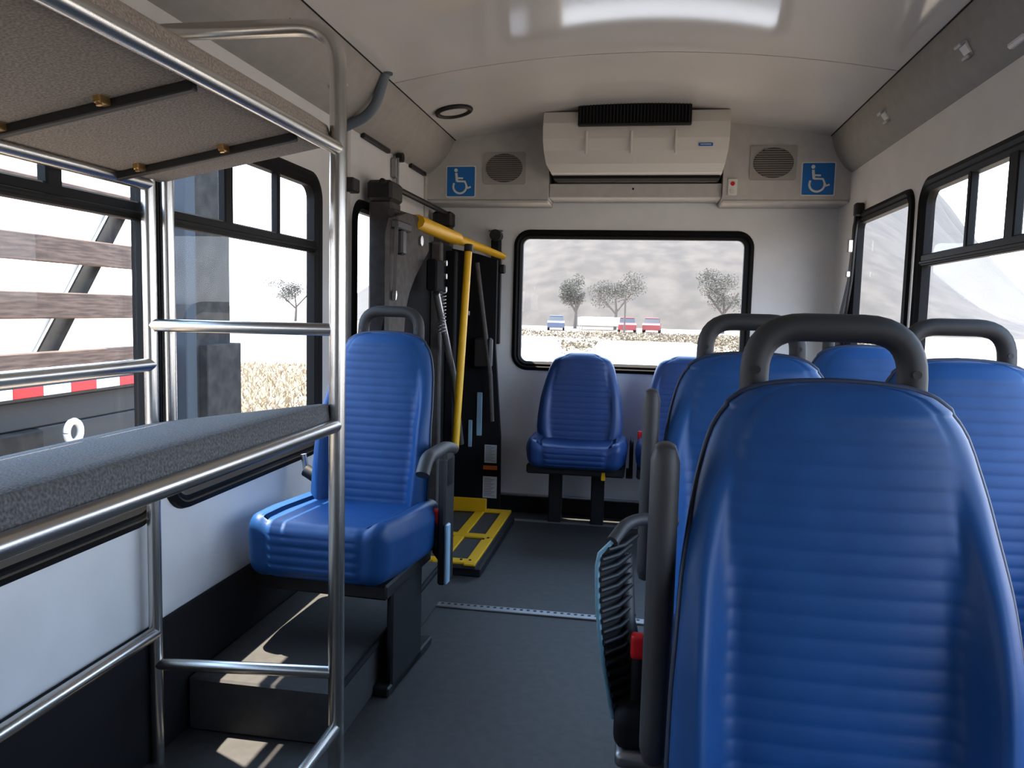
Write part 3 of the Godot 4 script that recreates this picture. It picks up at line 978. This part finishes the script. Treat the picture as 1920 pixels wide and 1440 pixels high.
func fold_pan(seat: Node3D):
	# ribbed plastic pan hanging at the aisle side of the seat
	var pts := []
	var shell := S()
	shell.set_smooth_group(1)
	var n := 14
	# in seat-local coordinates; seat at (0.243, 0, -1.85)
	var edge := []
	var inner := []
	for k in n + 1:
		var t := float(k) / n
		var y := lerpf(0.685, 0.32, t)
		var x := lerpf(-0.322, -0.277, t) + 0.012 * sin(t * PI) * -1.0
		if t < 0.12:
			x += 0.03 * pow(1.0 - t / 0.12, 2.0)
		edge.append(Vector3(x, y, 0.26 + 0.02 * t))
		inner.append(Vector3(x + 0.055 + 0.01 * t, y + 0.01, 0.17 + 0.02 * t))
	for k in n:
		poly(shell, [edge[k], edge[k + 1], inner[k + 1], inner[k]], Vector3(-1.0, 0.5, 0.0))
	var pan := part(seat, "seat_pan", shell, M.black, "black ribbed plastic pan with pale edge at the aisle side")
	tube_part(pan, "pan_edge", edge, 0.005, M.teal, 8, "pale blue-grey rim")
	for k in 16:
		var t := (k + 0.7) / 17.0
		var i := t * n
		var a: Vector3 = edge[int(i)].lerp(edge[mini(int(i) + 1, n)], i - int(i))
		var b: Vector3 = inner[int(i)].lerp(inner[mini(int(i) + 1, n)], i - int(i))
		tube_part(pan, "rib", [a + Vector3(0.006, 0, 0.004), a.lerp(b, 0.5) + Vector3(0.01, -0.004, 0.012), b + Vector3(0.008, 0, 0.01)], 0.0055, M.black, 6)
	tube_part(pan, "support_arm", [Vector3(-0.265, 0.63, 0.16), Vector3(-0.255, 0.50, 0.20), Vector3(-0.215, 0.36, 0.24)], 0.016, M.arm, 10)
	tube_part(pan, "top_bow", fillet([edge[0], Vector3(-0.26, 0.72, 0.2), Vector3(-0.16, 0.715, 0.17)], 0.05, 5), 0.013, M.arm, 10)
	var cup := S()
	rbox(cup, Vector3(-0.225, 0.315, 0.27), Vector3(0.10, 0.085, 0.13), 0.03, 12)
	part(pan, "lower_cover", cup, M.dark_trim)
	var cp := S()
	rbox(cp, Vector3(-0.215, 0.268, 0.29), Vector3(0.11, 0.035, 0.12), 0.014, 10)
	part(pan, "lower_cap", cp, M.alu, "pale grey cap under the pan")

# ------------------------------------------------------------------ wheelchair lift
func build_lift():
	var o := thing("wheelchair_lift", "folded dark wheelchair lift with yellow bars in the rear door", "wheelchair lift")
	# towers with caps
	for q in [[-3.30, 0.13], [-4.30, 0.06]]:
		box(o, "tower", Vector3(-1.12, 0.80, q[0]), Vector3(0.10, 1.60, q[1]), M.lift_grey, 0.008)
		box(o, "tower_cap", Vector3(-1.12, 1.64, q[0]), Vector3(0.11, 0.085, q[1] + 0.03), M.black, 0.012)
	tube_part(o, "top_rail", [Vector3(-1.10, 1.672, -3.20), Vector3(-1.10, 1.672, -4.28)], 0.013, M.black, 10)
	tube_part(o, "cross_rail", [Vector3(-1.06, 1.545, -3.2), Vector3(-0.985, 1.53, -3.42)], 0.018, M.lift_grey, 10)
	# big side arm plate
	var pl := S()
	var outline := PackedVector2Array([Vector2(2.98, 1.44), Vector2(3.02, 1.50), Vector2(3.206, 1.542), Vector2(3.40, 1.545), Vector2(3.535, 1.515), Vector2(3.545, 1.414), Vector2(3.44, 1.35), Vector2(3.332, 1.284), Vector2(3.25, 1.215), Vector2(3.20, 1.14), Vector2(3.175, 1.012), Vector2(3.17, 0.35), Vector2(2.98, 0.35)])
	extrude(pl, outline, 0.018, Transform3D(FACE_L, Vector3(-1.01, 0, 0)))
	var ap := part(o, "arm_plate", pl, M.lift_grey)
	disc(ap, "bolt", Transform3D(FACE_L, Vector3(-0.99, 1.446, -3.40)), 0.022, 0.008, M.steel, 18, "bright round bolt head")
	disc(ap, "bolt", Transform3D(FACE_L, Vector3(-0.99, 1.201, -3.03)), 0.022, 0.008, M.steel, 18, "bright round bolt head")
	# latch
	var la := S()
	cbox(la, Vector3(-0.975, 1.475, -3.08), Vector3(0.03, 0.035, 0.19), 0.006)
	cbox(la, Vector3(-0.97, 1.41, -3.06), Vector3(0.03, 0.10, 0.055), 0.008, Transform3D(Basis(Vector3(1, 0, 0), -0.0), Vector3.ZERO))
	part(o, "latch", la, M.black)
	tube_part(o, "cable", fillet([Vector3(-0.975, 1.50, -3.02), Vector3(-0.965, 1.45, -2.98), Vector3(-0.97, 1.25, -2.985), Vector3(-0.98, 1.18, -3.0)], 0.03, 5), 0.008, M.lift_grey, 8)
	# folded platform standing upright
	var fp := S()
	var o2 := PackedVector2Array([Vector2(3.05, 0.12), Vector2(3.05, 1.02), Vector2(3.16, 1.19), Vector2(3.42, 1.36), Vector2(3.60, 1.46), Vector2(4.10, 1.48), Vector2(4.20, 1.40), Vector2(4.20, 0.12)])
	extrude(fp, o2, 0.03, Transform3D(FACE_L, Vector3(-1.055, 0, 0)))
	part(o, "folded_platform", fp, M.lift_dark)
	box(o, "platform_rib", Vector3(-1.0, 0.82, -3.72), Vector3(0.05, 1.30, 0.05), M.lift_grey, 0.006)
	box(o, "platform_rib", Vector3(-1.0, 0.80, -4.02), Vector3(0.05, 1.30, 0.06), M.lift_dark, 0.006)
	# actuator: box, rod, coil spring
	box(o, "actuator_box", Vector3(-0.945, 1.30, -3.49), Vector3(0.05, 0.14, 0.13), M.lift_dark, 0.008)
	for y in [1.36, 1.30, 1.24]:
		disc(o, "bolt", Transform3D(FACE_L, Vector3(-0.925, y, -3.575)), 0.013, 0.012, M.alu, 10)
	tube_part(o, "actuator_rod", [Vector3(-0.93, 1.22, -3.455), Vector3(-0.93, 0.833, -3.80), Vector3(-0.93, 0.45, -4.0)], 0.016, M.alu, 12, "pale metal rod")
	var coil := []
	for k in 145:
		var a := TAU * k / 12.0
		var t := k / 144.0
		coil.append(Vector3(-0.925 + cos(a) * 0.016, 1.225 - 0.19 * t, -3.545 - 0.0 * t + sin(a) * 0.016))
	tube_part(o, "coil_spring", coil, 0.0035, M.alu, 6)
	# yellow bars
	var y1 := S()
	tube(y1, [Vector3(-1.0, 1.526, -3.36), Vector3(-0.945, 1.50, -3.86)], 0.042, 10, true, 0.75)
	part(o, "barrier_bar", y1, M.yellow, "thick yellow barrier bar")
	var y2 := S()
	tube(y2, [Vector3(-0.945, 1.50, -3.86), Vector3(-0.85, 1.468, -4.06), Vector3(-0.745, 1.43, -4.13)], 0.034, 10, true, 0.7, Transform3D.IDENTITY, 0.022)
	part(o, "barrier_tip", y2, M.yellow, "yellow tapered bar end")
	tube_part(o, "handrail", [Vector3(-0.88, 1.44, -3.87), Vector3(-0.88, 0.48, -3.66)], 0.019, M.yellow, 12, "yellow upright handrail")
	tube_part(o, "handrail_band", [Vector3(-0.88, 1.142, -3.822), Vector3(-0.88, 1.122, -3.818)], 0.024, M.black, 12)
	tube_part(o, "handrail_cap", [Vector3(-0.88, 1.47, -3.876), Vector3(-0.88, 1.435, -3.869)], 0.023, M.black, 12)
	# far side plates
	var fb := S()
	extrude(fb, PackedVector2Array([Vector2(-1.06, 0.0), Vector2(-0.755, 0.0), Vector2(-0.76, 0.45), Vector2(-0.80, 0.95), Vector2(-0.80, 1.42), Vector2(-0.90, 1.45), Vector2(-1.06, 1.48)]), 0.03, Transform3D(FACE_B, Vector3(0, 0, -4.25)))
	var fs := part(o, "side_plate", fb, M.lift_dark)
	box(fs, "slot_panel", Vector3(-0.88, 0.58, -4.216), Vector3(0.03, 0.24, 0.01), M.pale_blue, 0.003, "pale blue slot in the dark plate")
	box(fs, "slot_panel", Vector3(-0.93, 0.47, -4.216), Vector3(0.022, 0.15, 0.01), M.pale_blue, 0.003, "pale blue slot in the dark plate")
	label_card(fs, Vector3(-0.812, 0.362, -4.217), 0.068, 0.10)
	label_card(fs, Vector3(-0.813, 0.175, -4.217), 0.078, 0.12)
	box(fs, "warning_strip", Vector3(-0.813, 0.285, -4.216), Vector3(0.078, 0.022, 0.006), M.orange, 0.001, "orange warning strip")
	tube_part(o, "grey_rod", [Vector3(-0.90, 1.40, -4.17), Vector3(-0.815, 0.80, -4.17), Vector3(-0.80, 0.55, -4.17)], 0.013, M.lift_grey, 10)
	box(o, "pump_housing", Vector3(-0.86, 0.92, -4.19), Vector3(0.10, 0.16, 0.06), M.black, 0.01)
	# yellow framed bridge plate low over the floor
	var bp := S()
	cbox(bp, Vector3(-0.86, 0.045, -3.70), Vector3(0.36, 0.02, 0.92), 0.003)
	var pm := part(o, "bridge_plate", bp, M.floor, "dark carpeted plate framed in yellow")
	box(o, "plate_base", Vector3(-0.83, 0.018, -3.70), Vector3(0.34, 0.034, 0.90), M.black, 0.003)
	for x in [-0.705, -0.845, -1.015]:
		box(pm, "frame_bar", Vector3(x, 0.058, -3.70), Vector3(0.05, 0.012, 0.94), M.yellow, 0.003)
	for z in [-3.265, -3.66, -4.145]:
		box(pm, "frame_bar", Vector3(-0.86, 0.0605, z), Vector3(0.36, 0.012, 0.055), M.yellow, 0.003)
	box(pm, "kick_flange", Vector3(-0.915, 0.095, -4.12), Vector3(0.21, 0.075, 0.02), M.yellow, 0.003)
	for q in [[-0.70, -3.62], [-0.72, -3.60], [-0.75, -3.27], [-0.71, -3.27]]:
		disc(pm, "rivet", Transform3D(Basis(Vector3(1, 0, 0), Vector3(0, 0, -1), Vector3(0, 1, 0)), Vector3(q[0], 0.066, q[1])), 0.006, 0.004, M.black, 8)

func label_card(p: Node, c: Vector3, w: float, h: float):
	var o := MeshInstance3D.new()
	var q := BoxMesh.new()
	q.size = Vector3(w, h, 0.004)
	o.mesh = q
	var m: StandardMaterial3D = M.label
	m.uv1_scale = Vector3(3, 2, 1)
	o.material_override = m
	o.name = child_name(p, "instruction_label")
	p.add_child(o, true)
	o.position = c
	o.set_meta("label", "white printed instruction label")

# ------------------------------------------------------------------ small things
func build_small_things():
	# floor tracks
	var t1 := thing("floor_track", "perforated aluminium floor track across the aisle by the single seat", "floor track", Vector3(-0.36, 0, -2.90), 0.0, "floor tracks")
	box(t1, "rail", Vector3(0, 0.003, 0), Vector3(0.80, 0.008, 0.045), M.alu, 0.002)
	for k in 30:
		disc(t1, "slot", Transform3D(Basis(Vector3(1, 0, 0), Vector3(0, 0, -1), Vector3(0, 1, 0)), Vector3(-0.378 + k * 0.026, 0.0065, -0.008)), 0.007, 0.0012, M.black, 8)
	var t2 := thing("floor_track", "thin pale floor track in front of the rear folding seats", "floor track", Vector3(-0.08, 0, -4.215), 0.0, "floor tracks")
	box(t2, "rail", Vector3(0, 0.003, 0), Vector3(1.22, 0.008, 0.028), M.alu, 0.002)
	# lift doors in the side wall
	var d := thing("door_1", "white double lift door in the wall behind the lift", "door", Vector3.ZERO, 0.0, "", "structure")
	box(d, "top_track", Vector3(-1.19, 1.862, -3.38), Vector3(0.02, 0.02, 0.34), M.black, 0.003)
	box(d, "top_track", Vector3(-1.19, 1.862, -4.02), Vector3(0.02, 0.02, 0.26), M.black, 0.003)
	box(d, "centre_post", Vector3(-1.193, 1.2, -3.655), Vector3(0.014, 1.3, 0.035), M.housing, 0.003)
	box(d, "edge_post", Vector3(-1.193, 0.97, -3.055), Vector3(0.014, 1.78, 0.03), M.housing, 0.003)
	box(d, "edge_post", Vector3(-1.193, 0.97, -4.19), Vector3(0.014, 1.78, 0.03), M.housing, 0.003)
	box(d, "lock_body", Vector3(-1.185, 1.80, -3.62), Vector3(0.03, 0.09, 0.03), M.alu, 0.004)
	tube_part(d, "lock_rod", [Vector3(-1.175, 1.85, -3.64), Vector3(-1.175, 1.66, -3.64)], 0.007, M.alu, 8)
	disc(d, "lock_knob", Transform3D(FACE_L, Vector3(-1.185, 1.855, -3.66)), 0.022, 0.03, M.black, 14)
	var bs := box(self, "door_stop", Vector3(-1.18, 1.632, -3.055), Vector3(0.05, 0.055, 0.075), M.black, 0.005)
	tag(bs, "small black block on the wall between rack post and lift", "door stop")
	var sc := box(self, "plastic_scrap", Vector3(-0.742, 0.003, -2.60), Vector3(0.022, 0.006, 0.012), M.red, 0.002)
	tag(sc, "tiny red scrap on the floor by the single seat's leg", "scrap")
	# belts hanging on the rear wall
	var b1 := thing("hanging_belt", "black belt hanging on the rear wall between lift and window", "belt", Vector3.ZERO, 0.0, "hanging wheelchair belts")
	box(b1, "webbing", Vector3(-0.838, 1.22, -4.40), Vector3(0.06, 0.52, 0.02), M.black, 0.004)
	box(b1, "retractor", Vector3(-0.84, 1.50, -4.395), Vector3(0.055, 0.10, 0.05), M.dark_trim, 0.012)
	tube_part(b1, "wall_knob", [Vector3(-0.84, 1.565, -4.43), Vector3(-0.84, 1.565, -4.35)], 0.032, M.black, 14)
	tube_part(b1, "hook", [Vector3(-0.88, 1.59, -4.37), Vector3(-0.80, 1.59, -4.37)], 0.006, M.alu, 8)
	box(b1, "buckle", Vector3(-0.80, 1.38, -4.39), Vector3(0.03, 0.05, 0.03), M.black, 0.006)
	var b2 := thing("hanging_belt", "long black belt with steel clip on the quarter window's edge", "belt", Vector3.ZERO, 0.0, "hanging wheelchair belts")
	var bw := S()
	var pts := [Vector3(0.945, 1.64, -3.95), Vector3(0.945, 1.50, -3.97), Vector3(0.945, 1.33, -4.0), Vector3(0.94, 1.17, -4.07), Vector3(0.935, 0.95, -4.15)]
	for k in pts.size() - 1:
		var a: Vector3 = pts[k]
		var b: Vector3 = pts[k + 1]
		var w0: float = [0.02, 0.02, 0.03, 0.055, 0.085][k]
		var w1: float = [0.02, 0.02, 0.03, 0.055, 0.085][k + 1]
		var q := [a + Vector3(0, 0, -w0), a + Vector3(0, 0, w0), b + Vector3(0, 0, w1), b + Vector3(0, 0, -w1)]
		for e in [0.0, 0.012]:
			var f := []
			for v in q:
				f.append(v + Vector3(e, 0, 0))
			poly(bw, f, Vector3(0.951, (a.y + b.y) * 0.5, (a.z + b.z) * 0.5))
		for j in [0, 1, 2, 3]:
			var v0: Vector3 = q[j]
			var v1: Vector3 = q[(j + 1) % 4]
			poly(bw, [v0, v1, v1 + Vector3(0.012, 0, 0), v0 + Vector3(0.012, 0, 0)], Vector3(0.951, (a.y + b.y) * 0.5, (a.z + b.z) * 0.5))
	part(b2, "webbing", bw, M.black)
	box(b2, "anchor", Vector3(0.955, 1.655, -3.93), Vector3(0.04, 0.06, 0.045), M.black, 0.006)
	box(b2, "clip", Vector3(0.93, 1.49, -3.955), Vector3(0.02, 0.06, 0.03), M.steel, 0.004, "shiny steel clip")
	box(b2, "clip", Vector3(0.93, 1.36, -3.965), Vector3(0.018, 0.03, 0.025), M.steel, 0.004, "shiny steel clip")

# ------------------------------------------------------------------ outside
func build_outside():
	var g := S()
	g.set_smooth_group(-1)
	poly(g, [Vector3(-900, GY, -900), Vector3(900, GY, -900), Vector3(900, GY, 900), Vector3(-900, GY, 900)], Vector3(0, -50, 0))
	tag(part(self, "ground", g, M.ground), "pale sunlit desert dirt around the bus", "ground", "", "structure")
	build_hill()
	build_trailer()
	build_scenery()

func build_hill():
	var n := FastNoiseLite.new()
	n.seed = 77
	n.frequency = 0.006
	n.fractal_octaves = 5
	var s := S()
	s.set_smooth_group(1)
	var na := 90
	var nr := 26
	var gridp := []
	for i in na + 1:
		var az := deg_to_rad(lerpf(-24.0, 75.0, float(i) / na))   # from the rear axis towards the right
		var env := smoothstep(deg_to_rad(-24.0), deg_to_rad(-4.0), az) * (1.0 - smoothstep(deg_to_rad(10.0), deg_to_rad(27.0), az))
		var row := []
		for j in nr + 1:
			var t := float(j) / nr
			var r := lerpf(110.0, 640.0, t)
			var x := sin(az) * r
			var z := -cos(az) * r
			var h := 165.0 * pow(t, 0.85) * env
			h += n.get_noise_2d(x, z) * 26.0 * smoothstep(0.05, 0.5, t) * env
			row.append(Vector3(x, GY - 0.3 + maxf(h, 0.0), z))
		gridp.append(row)
	for i in na:
		for j in nr:
			var q: Array = [gridp[i][j], gridp[i + 1][j], gridp[i + 1][j + 1], gridp[i][j + 1]]
			poly(s, q, (q[0] + q[2]) * 0.5 - Vector3(0, 50, 0))
	tag(part(self, "hill", s, M.hill), "hazy dry brush-covered hillside behind the bus", "hill", "", "structure")

func tbox(o: Node, n: String, c: Vector3, size: Vector3, m: Material, label := ""):
	box(o, n, c - Vector3(0, GY, 0), size, m, 0.006, label)

func build_trailer():
	var o := thing("stake_trailer", "weathered wooden stake-side trailer parked beside the bus", "trailer", Vector3(-3.0, GY, 0))
	var y0 := -GY
	for q in [[1.405, 0.135], [1.12, 0.135], [0.82, 0.13]]:
		tbox(o, "side_board", Vector3(0, q[0], -1.85), Vector3(0.035, q[1], 5.7), M.wood)
	tbox(o, "side_board", Vector3(0, 1.69, -1.85), Vector3(0.035, 0.13, 5.7), M.wood)
	tbox(o, "bed_rail", Vector3(0, 0.70, -1.85), Vector3(0.06, 0.10, 5.7), M.trailer)
	tbox(o, "bed_floor", Vector3(-1.2, 0.76, -1.85), Vector3(2.4, 0.05, 5.7), M.wood)
	tbox(o, "chassis_beam", Vector3(-0.05, 0.575, -1.85), Vector3(0.08, 0.14, 5.7), M.trailer)
	for z in [0.6, -1.2, -3.0]:
		tbox(o, "stake_post", Vector3(-0.05, 1.2, z), Vector3(0.05, 1.1, 0.07), M.trailer)
	for k in 18:
		tbox(o, "reflective_tape", Vector3(0.034, 0.692, -1.45 - k * 0.195), Vector3(0.006, 0.05, 0.193), M.red if k % 2 == 0 else M.white, "red reflective tape" if k % 2 == 0 else "white reflective tape")
	tbox(o, "tool_box", Vector3(-0.2, 0.30, -2.75), Vector3(0.5, 0.40, 1.45), M.post)
	tbox(o, "tool_box", Vector3(-0.25, 0.30, -3.95), Vector3(0.5, 0.40, 0.9), M.trailer)
	tube_part(o, "diagonal_brace", [Vector3(-0.12, 1.72 + y0, -4.36), Vector3(-0.12, 0.80 + y0, -3.66)], 0.045, M.post, 8, "slanted grey steel brace")
	tube_part(o, "diagonal_brace", [Vector3(-0.17, 1.72 + y0, -4.27), Vector3(-0.17, 0.80 + y0, -3.57)], 0.03, M.white, 8, "slanted white brace behind the grey one")
	tbox(o, "end_post", Vector3(0.0, 0.9, -4.97), Vector3(0.20, 3.5, 0.46), M.post, "broad grey steel end post")
	tbox(o, "end_post_plate", Vector3(0.06, 0.9, -4.70), Vector3(0.10, 3.5, 0.12), M.plate, "pale bluish plate on the end post")
	tbox(o, "end_post_foot", Vector3(0.06, 0.2, -5.02), Vector3(0.2, 1.35, 0.44), M.post)
	for z in [-1.2, 0.2]:
		for x in [-0.25, -2.2]:
			tube_part(o, "wheel", [Vector3(x, 0.42, z), Vector3(x - 0.25, 0.42, z)], 0.42, M.tyre, 24)
	var rp := S()
	var loop := []
	for k in 21:
		var a := TAU * k / 20.0
		loop.append(Vector3(0.1, y0 + 0.47 + sin(a) * 0.055, -3.62 + cos(a) * 0.05))
	tube(rp, loop, 0.018, 8, false)
	part(o, "rope_loop", rp, M.white, "loop of white rope")

func leaf_cloud(s: SurfaceTool, c: Vector3, r: Vector3, count: int, leaf: float, rng: RandomNumberGenerator):
	s.set_smooth_group(-1)
	for k in count:
		var d := Vector3(rng.randfn(), rng.randfn(), rng.randfn()).normalized() * pow(rng.randf(), 0.5)
		var p := c + d * r
		var a := Vector3(rng.randfn(), rng.randfn(), rng.randfn()).normalized() * leaf
		var b := Vector3(rng.randfn(), rng.randfn(), rng.randfn()).normalized() * leaf * 0.7
		s.add_vertex(p - a)
		s.add_vertex(p + b)
		s.add_vertex(p + a)

func tree(label: String, at: Vector3, h: float, w: float, seed_: int):
	var rng := RandomNumberGenerator.new()
	rng.seed = seed_
	var o := thing("desert_tree", label, "tree", at, 0.0, "trees beyond the rear window")
	var t := S()
	tube(t, [Vector3.ZERO, Vector3(0.1, h * 0.3, 0), Vector3(-0.1, h * 0.62, 0.1)], h * 0.03, 8, true, 1.0, Transform3D.IDENTITY, h * 0.012)
	tube(t, [Vector3(0.08, h * 0.3, 0), Vector3(w * 0.25, h * 0.62, 0)], h * 0.018, 6)
	tube(t, [Vector3(0.08, h * 0.27, 0), Vector3(-w * 0.28, h * 0.58, 0)], h * 0.018, 6)
	part(o, "trunk", t, M.bark)
	var c := S()
	for k in 9:
		var p := Vector3(rng.randf_range(-0.36, 0.36) * w, h * rng.randf_range(0.48, 0.86), rng.randf_range(-0.3, 0.3) * w)
		leaf_cloud(c, p, Vector3(w * 0.22, h * 0.15, w * 0.22), 520, 0.13, rng)
	part(o, "crown", c, M.leaf).set_meta("kind", "stuff")

func car(label: String, at: Vector3, turn: float, paint: Material, glass: Material = null):
	var o := thing("parked_car", label, "car", at, turn, "cars behind the bus")
	var s := S()
	var prof := PackedVector2Array([Vector2(-2.2, 0.35), Vector2(-2.2, 0.85), Vector2(-2.05, 0.98), Vector2(-1.0, 1.05), Vector2(1.9, 1.05), Vector2(2.15, 0.95), Vector2(2.2, 0.4), Vector2(2.1, 0.3), Vector2(-2.1, 0.3)])
	extrude(s, prof, 1.8, Transform3D(FACE_L, Vector3(-0.9, 0, 0)))
	part(o, "body", s, paint)
	var gl := S()
	extrude(gl, PackedVector2Array([Vector2(-1.0, 1.05), Vector2(-0.45, 1.5), Vector2(1.45, 1.5), Vector2(1.85, 1.05)]), 1.56, Transform3D(FACE_L, Vector3(-0.78, 0, 0)))
	part(o, "cabin", gl, M.car_glass if glass == null else glass)
	var rf := S()
	rbox(rf, Vector3(0, 1.53, -0.5), Vector3(1.46, 0.13, 1.95), 0.06, 14)
	part(o, "roof", rf, paint)
	for x in [-0.82, 0.82]:
		for z in [-1.35, 1.35]:
			tube_part(o, "wheel", [Vector3(x - 0.1, 0.32, z), Vector3(x + 0.1, 0.32, z)], 0.32, M.tyre, 18)

func build_scenery():
	tree("bare-trunked hazy tree left of the white canopy beyond the rear window", Vector3(-8.6, GY, -98), 7.2, 4.2, 5)
	tree("spreading hazy tree standing over the white canopy", Vector3(-3.6, GY, -96), 7.0, 7.0, 6)
	tree("round hazy tree seen near the rear window's far edge", Vector3(8.6, GY, -92), 7.4, 6.2, 7)
	tree("small distant tree seen through the window by the rack", Vector3(-44, GY, -95), 6.0, 8.0, 8)
	car("red car parked left of the other red car", Vector3(-1.9, GY, -84), 0.05, M.car_red)
	car("red car parked right of the other red car", Vector3(0.7, GY, -86), -0.05, M.car_red)
	car("dark blue car parked below the trees", Vector3(-9.6, GY, -86), 0.1, M.car_blue)
	car("white car whose roof shows just above the middle folding seat", Vector3(0.08, GY, -10.5), 0.03, M.car_white, M.car_white)
	car("white car whose roof shows at the rear window's lower corner", Vector3(-2.1, GY, -11.5), 0.03, M.car_white, M.car_white)
	# canopy
	var o := thing("white_canopy", "white flat canopy standing beyond the red cars", "canopy", Vector3(-4.9, GY, -92), 0.0)
	var s := S()
	rbox(s, Vector3(0, 1.0, 0), Vector3(5.4, 1.0, 4.0), 0.2, 12)
	part(o, "cover", s, M.white)
	for x in [-2.5, 2.5]:
		for z in [-1.8, 1.8]:
			tube_part(o, "leg", [Vector3(x, 0, z), Vector3(x, 0.7, z)], 0.06, M.alu, 6)
	# utility pole
	var up := thing("utility_pole", "thin pole with crossarm beside the white canopy", "pole", Vector3(-2.0, GY, -78))
	tube_part(up, "pole", [Vector3(0, 0, 0), Vector3(0, 3.6, 0)], 0.09, M.bark, 8)
	tube_part(up, "crossarm", [Vector3(-0.6, 3.3, 0), Vector3(0.6, 3.5, 0)], 0.06, M.bark, 6)
	# houses at the foot of the hill
	var hs := [[-22.0, -175.0, 6.0, 12.0, "small pale house low on the hill, leftmost in the rear window"], [6.0, -190.0, 9.0, 16.0, "long pale house low on the hill above the canopy"], [19.0, -200.0, 6.0, 18.0, "small pale house low on the hill beside the round tree"]]
	for q in hs:
		var h := thing("distant_house", q[4], "house", Vector3(q[0], GY + q[3], q[1]), 0.0, "houses at the hill foot")
		box(h, "wall", Vector3(0, -1.0, 0), Vector3(q[2], 8.0, 5), M.house, 0.02)
		var rf := S()
		extrude(rf, PackedVector2Array([Vector2(-q[2] * 0.55, 3.0), Vector2(q[2] * 0.55, 3.0), Vector2(0, 4.0)]), 5.6, Transform3D(FACE_B, Vector3(0, 0, -2.8)))
		part(h, "roof", rf, M.roof)
		for k in 3:
			box(h, "window_pane", Vector3((k - 1) * q[2] * 0.3, 1.6, 2.52), Vector3(0.9, 1.1, 0.06), M.car_glass, 0.01)
	# scattered brush on the flat behind the bus
	var bg := RandomNumberGenerator.new()
	bg.seed = 31
	var patch := FastNoiseLite.new()
	patch.seed = 5
	patch.frequency = 0.09
	var br := S()
	br.set_smooth_group(-1)
	var made := 0
	while made < 14000:
		var z := -sqrt(bg.randf_range(24.0 * 24.0, 80.5 * 80.5))
		var x := -z * bg.randf_range(-0.22, 0.30)
		if patch.get_noise_2d(x * 0.5, z) < 0.02:
			continue
		made += 1
		var p := Vector3(x, GY + bg.randf_range(0.0, 0.25), z)
		var a := Vector3(bg.randfn(), absf(bg.randfn()), bg.randfn()).normalized() * bg.randf_range(0.08, 0.2)
		var b := Vector3(bg.randfn(), 0.3, bg.randfn()).normalized() * 0.10
		br.add_vertex(p - b)
		br.add_vertex(p + a)
		br.add_vertex(p + b)
	tag(part(self, "desert_brush", br, M.brush), "patchy olive and tan brush on the flat behind the bus", "brush", "", "stuff")
	# dry grass by the window behind the rack
	var rng := RandomNumberGenerator.new()
	rng.seed = 21
	var gs := S()
	gs.set_smooth_group(-1)
	for k in 9000:
		var z := rng.randf_range(-25.0, -9.0)
		var x := z * rng.randf_range(0.36, 0.66)
		var b := Vector3(x, GY - 0.02, z)
		var t := Vector3(rng.randfn() * 0.10, rng.randf_range(0.06, 0.22), rng.randfn() * 0.10)
		var w := Vector3(rng.randfn(), 0, rng.randfn()).normalized() * 0.025
		gs.add_vertex(b - w)
		gs.add_vertex(b + t)
		gs.add_vertex(b + w)
	tag(part(self, "dry_grass", gs, M.straw), "dry straw-coloured grass beyond the trailer's end post", "grass", "", "stuff")
